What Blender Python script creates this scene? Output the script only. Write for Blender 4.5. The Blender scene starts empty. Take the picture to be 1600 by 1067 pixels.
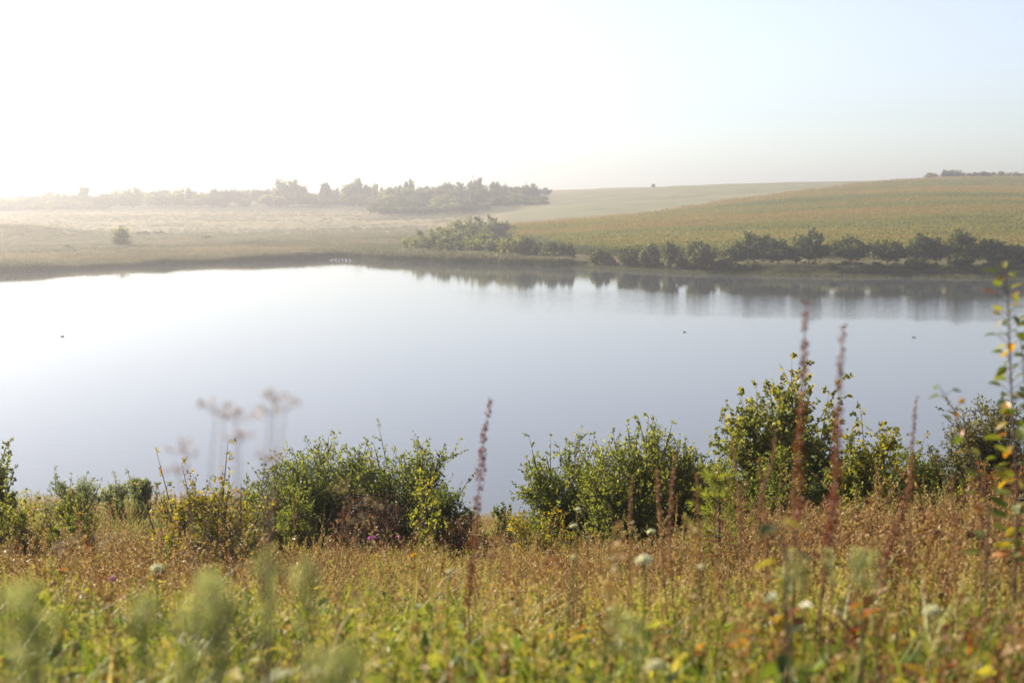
import bpy, math, random
import numpy as np
from mathutils import Vector

R = math.radians
S = bpy.context.scene
COL = S.collection
rng = np.random.default_rng(7)

# ------------------------------------------------------------------ camera, sky, sun, exposure
H = 12.4                      # eye height above the lake
PITCH = R(5.73)
F = 50 / 36 * 1600            # focal length in photo pixels (1600 wide)
cam_d = bpy.data.cameras.new('camera')
cam = bpy.data.objects.new('camera', cam_d)
COL.objects.link(cam)
cam.location = (0, 0, H)
cam.rotation_euler = (math.pi / 2 - PITCH, 0, 0)
cam_d.lens = 50
cam_d.sensor_width = 36
cam_d.clip_start = 0.05
cam_d.clip_end = 6000
cam_d.dof.use_dof = True
cam_d.dof.focus_distance = 27
cam_d.dof.aperture_fstop = 3.0
S.camera = cam

SUN_AZ, SUN_EL = R(-49), R(25)   # clockwise from +Y, so the sun stands ahead on the left
world = bpy.data.worlds.new('World')
S.world = world
world.use_nodes = True
wn = world.node_tree.nodes
sky = wn.new('ShaderNodeTexSky')
sky.sky_type = 'NISHITA'
sky.sun_disc = False
sky.sun_elevation = SUN_EL
sky.sun_rotation = SUN_AZ
sky.air_density = 1.0
sky.dust_density = 0.7
sky.ozone_density = 4.5
pale = wn.new('ShaderNodeHueSaturation')        # thin high cloud veil: a paler sky all round
pale.inputs['Saturation'].default_value = 0.5
pale.inputs['Hue'].default_value = 0.516
world.node_tree.links.new(sky.outputs[0], pale.inputs['Color'])
world.node_tree.links.new(pale.outputs[0], wn['Background'].inputs[0])
wn['Background'].inputs[1].default_value = 0.074

sd = bpy.data.lights.new('sun', 'SUN')
sd.energy = 5.0
sd.angle = R(0.6)
sd.color = (1.0, 0.88, 0.72)
sun = bpy.data.objects.new('sun', sd)
COL.objects.link(sun)
sdir = Vector((math.sin(SUN_AZ) * math.cos(SUN_EL), math.cos(SUN_AZ) * math.cos(SUN_EL), math.sin(SUN_EL)))
sun.rotation_euler = sdir.to_track_quat('Z', 'Y').to_euler()
sun.location = (-60, 20, 60)

S.view_settings.view_transform = 'Standard'
S.view_settings.look = 'None'
S.view_settings.gamma = 1
S.view_settings.use_curve_mapping = False
S.view_settings.exposure = 1.36
S.cycles.use_denoising = True
S.cycles.max_bounces = 8
S.cycles.transparent_max_bounces = 8
S.cycles.volume_bounces = 0
S.cycles.sample_clamp_indirect = 6

HAZE = 0.00079

# ------------------------------------------------------------------ small helpers
def link(o, parent=None):
    COL.objects.link(o)
    if parent is not None:
        o.parent = parent
    return o

def tag(o, label=None, cat=None, group=None, kind=None):
    if label: o['label'] = label
    if cat: o['category'] = cat
    if group: o['group'] = group
    if kind: o['kind'] = kind
    return o

def empty(name, loc, label, cat, group=None, rz=0.0):
    o = bpy.data.objects.new(name, None)
    o.empty_display_size = 0.2
    o.location = loc
    o.rotation_euler = (0, 0, rz)
    link(o)
    return tag(o, label, cat, group)

def make_mesh(name, v, f, mat=None, lv=None, smooth=False, col=None):
    """v (n,3), f: (m,4) or (m,3) array or list of those; lv: one float per face; col: (n,3) point colour"""
    fl = f if isinstance(f, list) else [f]
    fl = [np.asarray(a, dtype=np.int32) for a in fl if len(a)]
    me = bpy.data.meshes.new(name)
    v = np.asarray(v, dtype=np.float32)
    me.vertices.add(len(v))
    me.vertices.foreach_set('co', v.ravel())
    idx = np.concatenate([a.ravel() for a in fl])
    tot = np.concatenate([np.full(len(a), a.shape[1], np.int32) for a in fl])
    st = np.concatenate([[0], np.cumsum(tot)[:-1]]).astype(np.int32)
    me.loops.add(len(idx))
    me.loops.foreach_set('vertex_index', idx)
    me.polygons.add(len(tot))
    me.polygons.foreach_set('loop_start', st)
    if smooth:
        me.polygons.foreach_set('use_smooth', np.ones(len(tot), bool))
    if lv is not None:
        a = me.attributes.new('lv', 'FLOAT', 'FACE')
        a.data.foreach_set('value', np.asarray(lv, np.float32))
    if col is not None:
        a = me.attributes.new('gcol', 'FLOAT_COLOR', 'POINT')
        c4 = np.ones((len(v), 4), np.float32)
        c4[:, :3] = col
        a.data.foreach_set('color', c4.ravel())
    me.update(calc_edges=True)
    if mat is not None:
        me.materials.append(mat)
    return me

def obj(name, me, parent=None):
    return link(bpy.data.objects.new(name, me), parent)

def unit(a):
    return a / np.maximum(np.linalg.norm(a, axis=-1, keepdims=True), 1e-9)

def prisms(p0, p1, r0, r1, k=3):
    """tapered k-sided sticks; arrays of n"""
    p0, p1 = np.asarray(p0, float).reshape(-1, 3), np.asarray(p1, float).reshape(-1, 3)
    n = len(p0)
    r0 = np.broadcast_to(np.asarray(r0, float), (n,)); r1 = np.broadcast_to(np.asarray(r1, float), (n,))
    d = unit(p1 - p0)
    ref = np.where(np.abs(d[:, 2:3]) > 0.9, np.array([[1., 0, 0]]), np.array([[0., 0, 1]]))
    a = unit(np.cross(d, ref)); b = np.cross(d, a)
    ang = np.arange(k) * 2 * math.pi / k
    ring = a[:, None] * np.cos(ang)[None, :, None] + b[:, None] * np.sin(ang)[None, :, None]
    v = np.concatenate([p0[:, None] + ring * r0[:, None, None], p1[:, None] + ring * r1[:, None, None]], 1)
    i = np.arange(k); j = (i + 1) % k
    q = np.stack([i, j, j + k, i + k], 1)
    f = (np.arange(n) * 2 * k)[:, None, None] + q[None]
    return v.reshape(-1, 3), f.reshape(-1, 4)

def tube(pts, r0, r1, k=5):
    """one continuous tapered tube along a polyline"""
    pts = np.asarray(pts, float)
    n = len(pts)
    t = unit(np.gradient(pts, axis=0))
    ref = np.array([0.31, 0.95, 0.1])
    a = unit(np.cross(t, ref)); b = np.cross(t, a)
    ang = np.arange(k) * 2 * math.pi / k
    r = np.linspace(r0, r1, n)[:, None, None]
    v = pts[:, None] + (a[:, None] * np.cos(ang)[None, :, None] + b[:, None] * np.sin(ang)[None, :, None]) * r
    i = np.arange(k); j = (i + 1) % k
    q = np.stack([i, j, j + k, i + k], 1)
    f = (np.arange(n - 1) * k)[:, None, None] + q[None]
    return v.reshape(-1, 3), f.reshape(-1, 4)

def leaves(c, axis, L, W, rg, fold=0.25, up=0.6):
    """diamond leaf quads, folded along their midrib"""
    n = len(c)
    axis = unit(axis)
    nr = unit(rg.normal(size=(n, 3)) + np.array([0, 0, up]))
    s = unit(np.cross(axis, nr)); nr = np.cross(s, axis)
    L = np.broadcast_to(np.asarray(L, float), (n,))[:, None]; W = np.broadcast_to(np.asarray(W, float), (n,))[:, None]
    b = c; t = c + axis * L - nr * L * 0.12
    m = c + axis * L * 0.45 + nr * W * fold
    v = np.stack([b, m + s * W * 0.5, t, m - s * W * 0.5], 1).reshape(-1, 3)
    f = (np.arange(n) * 4)[:, None] + np.array([[0, 1, 2, 3]])
    return v, f

def curve_pts(b, t, bow, n=9):
    b, t = np.asarray(b, float), np.asarray(t, float)
    u = np.linspace(0, 1, n)[:, None]
    return b + (t - b) * u + np.array(bow) * (4 * u * (1 - u))

class Geo:
    def __init__(self):
        self.v, self.f, self.l, self.n = [], [], [], 0
    def add(self, vf, lv=0.5):
        v, f = vf
        self.v.append(v); self.f.append(f + self.n); self.n += len(v)
        self.l.append(np.broadcast_to(np.asarray(lv, float), (len(f),)))
    def mesh(self, name, mat, smooth=False):
        v = np.concatenate(self.v)
        f4 = [f for f in self.f if f.shape[1] == 4]; f3 = [f for f in self.f if f.shape[1] == 3]
        l4 = [l for f, l in zip(self.f, self.l) if f.shape[1] == 4]; l3 = [l for f, l in zip(self.f, self.l) if f.shape[1] == 3]
        fs, ls = [], []
        if f4: fs.append(np.concatenate(f4)); ls += l4
        if f3: fs.append(np.concatenate(f3)); ls += l3
        return make_mesh(name, v, fs, mat, np.concatenate(ls), smooth)

def sstep(a, b, x):
    t = np.clip((np.asarray(x, float) - a) / (b - a), 0, 1)
    return t * t * (3 - 2 * t)

_nt = np.random.default_rng(3).random((256, 256))
def noise2(x, y, s=1.0):
    x = np.asarray(x, float) / s; y = np.asarray(y, float) / s
    xi = np.floor(x).astype(int); yi = np.floor(y).astype(int)
    fx = x - xi; fy = y - yi
    fx = fx * fx * (3 - 2 * fx); fy = fy * fy * (3 - 2 * fy)
    g = lambda i, j: _nt[i % 256, j % 256]
    return (g(xi, yi) * (1 - fx) + g(xi + 1, yi) * fx) * (1 - fy) + (g(xi, yi + 1) * (1 - fx) + g(xi + 1, yi + 1) * fx) * fy
def fbm(x, y, s, o=4):
    r = 0; a = 0.5
    for k in range(o):
        r = r + a * noise2(np.asarray(x) + 17.3 * k, np.asarray(y) - 9.1 * k, s / 2 ** k); a *= 0.5
    return r / (1 - 0.5 ** o)

CP, SP = math.cos(PITCH), math.sin(PITCH)
def ray(px, py, d):
    """world point at distance d (along +Y) on the line of sight through a photo pixel"""
    xr, yr = (px - 800) / F, (533.5 - py) / F
    dy = CP + yr * SP; dz = -SP + yr * CP
    k = d / dy
    return np.array([xr * k, d, H + dz * k])
def xat(px, d, py=430):
    return ray(px, py, d)[0]

# ------------------------------------------------------------------ the lie of the land
NEAR_Y = np.array([-60, -20, -6, 0, 3, 6, 9, 14, 20, 28, 36, 45, 52, 58, 66, 140.])
NEAR_Z = np.array([13.5, 12.4, 11.4, 11.12, 10.93, 10.30, 9.42, 8.22, 7.0, 5.42, 3.78, 1.70, 0.1, -1.4, -2.4, -2.6])
_yy = np.linspace(-60, 140, 801)
_zz = np.interp(_yy, NEAR_Y, NEAR_Z)
_k = np.hanning(15); _k /= _k.sum()
_zz = np.convolve(np.pad(_zz, 7, 'edge'), _k, 'valid')
def near_z(x, y):
    x = np.asarray(x, float); y = np.asarray(y, float)
    z = np.interp(y, _yy, _zz)
    w = sstep(16, 30, y) * (1 - sstep(36, 50, y))
    z = z + 0.6 * w * sstep(-1.5, -7, x) + 0.35 * w * sstep(3, 9, x)
    z = z + 0.45 * sstep(0.8, 4, x) * sstep(5, 10, y) * (1 - sstep(14, 22, y))
    z = z + (fbm(x, y, 5.0, 3) - 0.5) * 0.35 * sstep(1, 4, np.hypot(x, y)) * (1 - sstep(45, 52, y))
    z = z + (fbm(x, y, 1.3, 2) - 0.5) * 0.22 * sstep(1.5, 3.5, np.hypot(x, y)) * (1 - sstep(20, 26, y))
    return z

_sp = np.array([[-300, 240], [-100, 238], [0, 240], [150, 256], [300, 273], [400, 284], [450, 290], [530, 303], [580, 296], [700, 281], [830, 269],
                [930, 254], [1050, 240], [1150, 233], [1300, 228], [1600, 225], [1900, 220], [2300, 205.]])
SHX = np.array([xat(p, d) for p, d in _sp]); SHY = _sp[:, 1]
def shore(x):
    x = np.asarray(x, float)
    return np.interp(x, SHX, SHY) + (noise2(x, x * 0, 6.0) - 0.5) * 2.0

def zpy(py, d):
    return ray(800, py, d)[2]
_ctl = []
for px, d, z in [(0, 300, 1.1), (300, 320, 1.0), (500, 330, 1.0), (650, 330, 1.0), (0, 420, 1.6), (300, 430, 1.2), (500, 430, 1.2), (640, 430, 1.5),
                 (0, 560, 4.0), (300, 560, 3.6), (500, 560, 3.6), (650, 540, 3.4), (-300, 420, 2.0), (-300, 700, 7.0), (-300, 1000, 12),
                 (0, 700, 6.2), (300, 700, 7.6), (500, 700, 7.4), (620, 690, 7.8), (700, 610, 5.6), (760, 560, 5.2), (820, 560, 7.2), (780, 700, 10.5), (690, 760, 10),
                 (0, 1000, 12), (400, 1000, 15), (700, 1000, 16.5), (865, 900, 17.2),
                 (790, 400, 3.2), (900, 430, 4.2), (1000, 450, 5.7), (1200, 520, 11.8), (900, 600, 9.6), (1000, 620, 12.4),
                 (1600, 600, 18.7), (1400, 620, 18.5), (1250, 660, 19.6), (1050, 760, 18.8), (865, 860, 17.3),
                 (950, 275, 1.5), (1100, 262, 2.0), (1300, 258, 2.3), (1600, 256, 2.4), (1900, 256, 2.4), (2400, 256, 2.6), (1200, 350, 5.6), (1600, 350, 7.4), (1400, 450, 11.8), (1600, 450, 12.2),
                 (2200, 600, 19), (2200, 400, 10), (1600, 800, 18.5), (1200, 900, 19.6), (1600, 1100, 17), (1000, 1100, 16), (2200, 1000, 17), (300, 1250, 15)]:
    _ctl.append((xat(px, d, 320), d, z))
_ctl = np.array(_ctl)
def _U(r2):
    return np.where(r2 > 0, r2 * np.log(np.maximum(r2, 1e-9)), 0)
_n = len(_ctl)
_P = np.c_[np.ones(_n), _ctl[:, :2] / 100]
_r2 = ((_P[:, None, 1:] - _P[None, :, 1:]) ** 2).sum(-1)
_A = np.zeros((_n + 3, _n + 3)); _A[:_n, :_n] = _U(_r2) + np.eye(_n) * 0.02; _A[:_n, _n:] = _P; _A[_n:, :_n] = _P.T
_w = np.linalg.solve(_A, np.r_[_ctl[:, 2], 0, 0, 0])
def tps(x, y):
    sh = np.shape(x)
    x = np.clip(np.ravel(x), -480, 560) / 100; y = np.clip(np.ravel(y), 200, 1300) / 100
    out = np.empty(len(x))
    for s in range(0, len(x), 20000):
        a, b = x[s:s + 20000], y[s:s + 20000]
        r2 = (a[:, None] - _P[None, :, 1]) ** 2 + (b[:, None] - _P[None, :, 2]) ** 2
        out[s:s + 20000] = _U(r2) @ _w[:_n] + _w[_n] + a * _w[_n + 1] + b * _w[_n + 2]
    return out.reshape(sh)
X_RIGHT0 = xat(1125, 240)
def far_z(x, y):
    x = np.asarray(x, float); y = np.asarray(y, float)
    u = y - shore(x)
    right = sstep(X_RIGHT0 - 12, X_RIGHT0 + 15, x)
    bank = (0.45 + 0.75 * right) * sstep(-0.6, 9 - 7.9 * right, u)
    z = bank + (np.maximum(tps(x, y), 0.5) - bank) * sstep(10, 40, u)
    mx, my = xat(-30, 400), 400
    z = z + 3.6 * np.exp(-(((x - mx) / 26) ** 2 + ((y - my) / 42) ** 2))
    z = z + (fbm(x, y, 30, 3) - 0.5) * 1.0 * sstep(15, 70, u)
    z = np.where(u < 0, -2.6 * sstep(0.4, 14, -u), z)
    return z
def ground(x, y):
    return np.where(np.asarray(y) < 135, near_z(x, np.minimum(y, 135)), far_z(x, np.maximum(y, 135)))
def gz(x, y):
    return float(ground(np.array([x]), np.array([y]))[0])

# ------------------------------------------------------------------ materials
def nodes(name):
    m = bpy.data.materials.new(name)
    m.use_nodes = True
    nt = m.node_tree
    nt.nodes.clear()
    out = nt.nodes.new('ShaderNodeOutputMaterial')
    return m, nt, out
def N(nt, t, **kw):
    n = nt.nodes.new(t)
    for k, v in kw.items():
        setattr(n, k, v)
    return n

def ramp(nt, stops):
    r = N(nt, 'ShaderNodeValToRGB')
    e = r.color_ramp.elements
    while len(e) < len(stops): e.new(0.5)
    for el, (p, c) in zip(e, stops):
        el.position = p; el.color = (*c, 1)
    return r

def leaf_mat(name, stops, transl=0.54, rough=0.55, spec=0.25, src='lv', jitter=0.25, instancer=False):
    """leaf colour runs along a ramp by a per-leaf value, plus a per-object or per-instance shift"""
    m, nt, out = nodes(name)
    at = N(nt, 'ShaderNodeAttribute', attribute_name=src)
    if instancer:
        ai = N(nt, 'ShaderNodeAttribute', attribute_name='tint', attribute_type='INSTANCER')
        jit = ai.outputs['Fac']; off = 0.5
    else:
        oi = N(nt, 'ShaderNodeObjectInfo'); jit = oi.outputs['Random']
    ma = N(nt, 'ShaderNodeMath', operation='MULTIPLY_ADD'); ma.inputs[1].default_value = jitter; ma.inputs[2].default_value = -jitter / 2
    nt.links.new(jit, ma.inputs[0])
    ad = N(nt, 'ShaderNodeMath', operation='ADD', use_clamp=True)
    nt.links.new(at.outputs['Fac'], ad.inputs[0]); nt.links.new(ma.outputs[0], ad.inputs[1])
    r = ramp(nt, stops)
    nt.links.new(ad.outputs[0], r.inputs[0])
    pb = N(nt, 'ShaderNodeBsdfPrincipled')
    pb.inputs['Roughness'].default_value = rough
    pb.inputs['Specular IOR Level'].default_value = spec
    tr = N(nt, 'ShaderNodeBsdfTranslucent')
    hs = N(nt, 'ShaderNodeHueSaturation'); hs.inputs['Value'].default_value = 1.5; hs.inputs['Saturation'].default_value = 1.1
    mx = N(nt, 'ShaderNodeMixShader'); mx.inputs[0].default_value = transl
    nt.links.new(r.outputs[0], pb.inputs['Base Color']); nt.links.new(r.outputs[0], hs.inputs['Color']); nt.links.new(hs.outputs[0], tr.inputs['Color'])
    nt.links.new(pb.outputs[0], mx.inputs[1]); nt.links.new(tr.outputs[0], mx.inputs[2])
    nt.links.new(mx.outputs[0], out.inputs[0])
    return m

def plain_mat(name, a, b, scale=8.0, rough=0.8, bump=0.3):
    m, nt, out = nodes(name)
    tc = N(nt, 'ShaderNodeTexCoord')
    no = N(nt, 'ShaderNodeTexNoise'); no.inputs['Scale'].default_value = scale; no.inputs['Detail'].default_value = 5
    r = ramp(nt, [(0.3, a), (0.7, b)])
    pb = N(nt, 'ShaderNodeBsdfPrincipled'); pb.inputs['Roughness'].default_value = rough
    bp = N(nt, 'ShaderNodeBump'); bp.inputs['Strength'].default_value = bump; bp.inputs['Distance'].default_value = 0.02
    nt.links.new(tc.outputs['Object'], no.inputs['Vector']); nt.links.new(no.outputs[0], r.inputs[0]); nt.links.new(r.outputs[0], pb.inputs['Base Color'])
    nt.links.new(no.outputs[0], bp.inputs['Height']); nt.links.new(bp.outputs[0], pb.inputs['Normal'])
    nt.links.new(pb.outputs[0], out.inputs[0])
    return m

def ground_mat(name, fine, coarse, contrast=0.5, bump=0.5, dist=0.1, stretch=(1, 1, 1)):
    m, nt, out = nodes(name)
    at = N(nt, 'ShaderNodeAttribute', attribute_name='gcol')
    tc = N(nt, 'ShaderNodeTexCoord')
    mp = N(nt, 'ShaderNodeMapping'); mp.inputs['Scale'].default_value = stretch
    n1 = N(nt, 'ShaderNodeTexNoise'); n1.inputs['Scale'].default_value = fine; n1.inputs['Detail'].default_value = 6; n1.inputs['Roughness'].default_value = 0.65
    n2 = N(nt, 'ShaderNodeTexNoise'); n2.inputs['Scale'].default_value = coarse; n2.inputs['Detail'].default_value = 4
    nt.links.new(tc.outputs['Object'], mp.inputs[0])
    nt.links.new(mp.outputs[0], n1.inputs['Vector']); nt.links.new(mp.outputs[0], n2.inputs['Vector'])
    a = N(nt, 'ShaderNodeMath', operation='ADD'); nt.links.new(n1.outputs[0], a.inputs[0]); nt.links.new(n2.outputs[0], a.inputs[1])
    mr = N(nt, 'ShaderNodeMapRange'); mr.inputs[1].default_value = 0.6; mr.inputs[2].default_value = 1.4; mr.inputs[3].default_value = 1 - contrast; mr.inputs[4].default_value = 1 + contrast
    nt.links.new(a.outputs[0], mr.inputs[0])
    mu = N(nt, 'ShaderNodeVectorMath', operation='SCALE'); nt.links.new(at.outputs['Color'], mu.inputs[0]); nt.links.new(mr.outputs[0], mu.inputs['Scale'])
    pb = N(nt, 'ShaderNodeBsdfPrincipled'); pb.inputs['Roughness'].default_value = 0.95; pb.inputs['Specular IOR Level'].default_value = 0.1
    bp = N(nt, 'ShaderNodeBump'); bp.inputs['Strength'].default_value = bump; bp.inputs['Distance'].default_value = dist
    nt.links.new(n1.outputs[0], bp.inputs['Height']); nt.links.new(bp.outputs[0], pb.inputs['Normal'])
    nt.links.new(mu.outputs[0], pb.inputs['Base Color']); nt.links.new(pb.outputs[0], out.inputs[0])
    return m

GREEN = [(0.0, (0.045, 0.064, 0.014)), (0.4, (0.110, 0.134, 0.025)), (0.75, (0.20, 0.21, 0.038)), (1.0, (0.26, 0.23, 0.042))]
M = {}
M['leaf_dark'] = leaf_mat('dark_green_leaf', GREEN)
M['leaf_mid'] = leaf_mat('mid_green_leaf', [(0.0, (0.060, 0.080, 0.016)), (0.45, (0.145, 0.165, 0.028)), (0.8, (0.24, 0.235, 0.040)), (1.0, (0.30, 0.25, 0.045))])
M['leaf_maple'] = leaf_mat('turning_maple_leaf', [(0.0, (0.05, 0.075, 0.018)), (0.35, (0.11, 0.13, 0.028)), (0.7, (0.23, 0.21, 0.04)), (0.95, (0.32, 0.24, 0.06)), (1.0, (0.32, 0.14, 0.06))], 0.5)
M['leaf_yellow'] = leaf_mat('yellowing_leaf', [(0.0, (0.07, 0.09, 0.02)), (0.4, (0.17, 0.17, 0.03)), (0.75, (0.34, 0.25, 0.03)), (1.0, (0.30, 0.12, 0.03))], 0.5, 0.5, 0.2)
M['leaf_olive'] = leaf_mat('olive_leaf', [(0.0, (0.06, 0.065, 0.02)), (0.5, (0.12, 0.115, 0.03)), (0.85, (0.20, 0.15, 0.035)), (1.0, (0.30, 0.11, 0.03))], 0.4)
M['leaf_orange'] = leaf_mat('orange_autumn_leaf', [(0.0, (0.07, 0.075, 0.02)), (0.5, (0.17, 0.11, 0.03)), (0.8, (0.30, 0.10, 0.03)), (1.0, (0.34, 0.05, 0.03))], 0.4)
M['leaf_russet'] = leaf_mat('russet_dry_leaf', [(0.0, (0.03, 0.017, 0.010)), (0.5, (0.075, 0.035, 0.017)), (1.0, (0.18, 0.085, 0.03))], 0.25)
M['leaf_sage'] = leaf_mat('sage_green_leaf', [(0.0, (0.10, 0.13, 0.04)), (0.6, (0.22, 0.24, 0.085)), (1.0, (0.34, 0.33, 0.13))], 0.4)
M['leaf_far'] = leaf_mat('hedgerow_leaf', [(0.0, (0.028, 0.042, 0.012)), (0.5, (0.068, 0.084, 0.016)), (0.85, (0.13, 0.13, 0.025)), (1.0, (0.18, 0.145, 0.03))], 0.48)
M['leaf_far_yellow'] = leaf_mat('yellow_green_far_leaf', [(0.0, (0.065, 0.08, 0.02)), (0.5, (0.18, 0.19, 0.042)), (1.0, (0.31, 0.28, 0.065))], 0.52)
M['leaf_far_mid'] = leaf_mat('mid_green_far_leaf', [(0.0, (0.045, 0.06, 0.015)), (0.5, (0.10, 0.115, 0.026)), (0.85, (0.17, 0.165, 0.036)), (1.0, (0.22, 0.18, 0.045))], 0.48)
M['bark'] = plain_mat('grey_brown_bark', (0.035, 0.027, 0.02), (0.09, 0.07, 0.05), 14)
M['red_bark'] = plain_mat('reddish_bark', (0.05, 0.028, 0.02), (0.12, 0.06, 0.035), 20)
M['straw'] = leaf_mat('straw', [(0.0, (0.14, 0.10, 0.05)), (0.5, (0.27, 0.20, 0.10)), (1.0, (0.42, 0.33, 0.18))], 0.3)
M['dock_seed'] = leaf_mat('red_brown_dock_seed', [(0.0, (0.07, 0.020, 0.013)), (0.5, (0.16, 0.045, 0.024)), (1.0, (0.26, 0.09, 0.04))], 0.25)
M['dry_umbel'] = leaf_mat('dry_umbel', [(0.0, (0.20, 0.15, 0.12)), (1.0, (0.38, 0.30, 0.25))], 0.4)
M['white_petal'] = leaf_mat('cream_white_petal', [(0.0, (0.45, 0.45, 0.27)), (0.6, (0.68, 0.68, 0.46)), (1.0, (0.78, 0.78, 0.62))], 0.35)
M['pink_petal'] = leaf_mat('pink_petal', [(0.0, (0.30, 0.08, 0.25)), (1.0, (0.50, 0.20, 0.42))], 0.3)
M['yellow_petal'] = leaf_mat('yellow_petal', [(0.0, (0.6, 0.35, 0.02)), (1.0, (0.75, 0.48, 0.03))], 0.3)
M['green_stem'] = leaf_mat('green_stem', [(0.0, (0.07, 0.09, 0.025)), (1.0, (0.17, 0.17, 0.06))], 0.2)
M['white_feather'] = plain_mat('white_feather', (0.72, 0.72, 0.70), (0.82, 0.82, 0.80), 20, 0.6, 0.05)
M['dark_feather'] = plain_mat('dark_brown_feather', (0.025, 0.022, 0.02), (0.07, 0.06, 0.05), 20, 0.6, 0.05)
M['beak'] = plain_mat('orange_beak', (0.35, 0.14, 0.03), (0.40, 0.18, 0.04), 20, 0.5, 0.0)

# instanced ground vegetation
GR = [(0.0, (0.055, 0.10, 0.012)), (0.2, (0.19, 0.245, 0.03)), (0.42, (0.31, 0.29, 0.055)), (0.65, (0.42, 0.32, 0.13)), (0.82, (0.30, 0.17, 0.07)), (1.0, (0.14, 0.055, 0.028))]
M['grass'] = leaf_mat('meadow_grass_blade', GR, 0.42, 0.5, 0.3, jitter=1.0, instancer=True)
M['weed'] = leaf_mat('dry_weed_stalk', [(0.0, (0.13, 0.12, 0.03)), (0.3, (0.31, 0.245, 0.09)), (0.55, (0.35, 0.23, 0.09)), (0.78, (0.22, 0.105, 0.045)), (1.0, (0.09, 0.035, 0.02))], 0.3, jitter=0.8, instancer=True)
M['forb'] = leaf_mat('leafy_forb', [(0.0, (0.06, 0.10, 0.02)), (0.3, (0.16, 0.19, 0.035)), (0.55, (0.30, 0.26, 0.05)), (0.75, (0.25, 0.12, 0.035)), (1.0, (0.16, 0.04, 0.022))], 0.42, jitter=0.9, instancer=True)
M['corn'] = leaf_mat('ripening_corn', [(0.0, (0.080, 0.102, 0.018)), (0.4, (0.165, 0.175, 0.030)), (0.74, (0.25, 0.23, 0.045)), (1.0, (0.31, 0.205, 0.06))], 0.35, jitter=1.0, instancer=True)
M['scrub'] = leaf_mat('bank_scrub_leaf', [(0.0, (0.026, 0.038, 0.013)), (0.5, (0.058, 0.07, 0.022)), (1.0, (0.13, 0.11, 0.038))], 0.38, jitter=0.6, instancer=True)
M['reed'] = leaf_mat('reed_blade', [(0.0, (0.045, 0.056, 0.024)), (0.4, (0.085, 0.094, 0.040)), (0.75, (0.15, 0.142, 0.072)), (1.0, (0.25, 0.205, 0.125))], 0.3, jitter=0.8, instancer=True)

# ------------------------------------------------------------------ terrain sheets
def grid_mesh(name, xs, ys, zf, cf, mat):
    X, Y = np.meshgrid(xs, ys)
    Z = zf(X, Y)
    v = np.stack([X, Y, Z], -1).reshape(-1, 3)
    nx, ny = len(xs), len(ys)
    i = (np.arange(ny - 1)[:, None] * nx + np.arange(nx - 1)[None]).ravel()
    f = np.stack([i, i + 1, i + nx + 1, i + nx], 1)
    me = make_mesh(name, v, f, mat, None, True, cf(X.ravel(), Y.ravel()))
    return obj(name, me)

def near_col(x, y):
    n = fbm(x, y, 2.5, 4)[:, None]
    a = np.array([0.055, 0.050, 0.016]); b = np.array([0.13, 0.09, 0.035]); c = np.array([0.10, 0.11, 0.03])
    k = (a + (b - a) * n) * (1 - sstep(22, 30, y)[:, None]) + (c * (0.7 + 0.6 * n)) * sstep(22, 30, y)[:, None]
    wet = (1 - sstep(0.0, 0.8, near_z(x, y)))[:, None] * (y > 20)[:, None]
    return k * (1 - wet) + np.array([0.05, 0.045, 0.03]) * wet
xs = np.concatenate([np.linspace(-1000, -70, 32)[:-1], np.linspace(-70, -16, 55)[:-1], np.linspace(-16, 16, 161), np.linspace(16, 70, 55)[1:], np.linspace(70, 1000, 32)[1:]])
ys = np.concatenate([np.linspace(-60, -4, 29)[:-1], np.linspace(-4, 32, 181), np.linspace(32, 64, 65)[1:], np.linspace(64, 135, 10)[1:]])
tag(grid_mesh('hillside', xs, ys, near_z, near_col, ground_mat('thatchy_soil', 6.0, 0.7, 0.45, 0.8, 0.05)), kind='structure')

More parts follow.
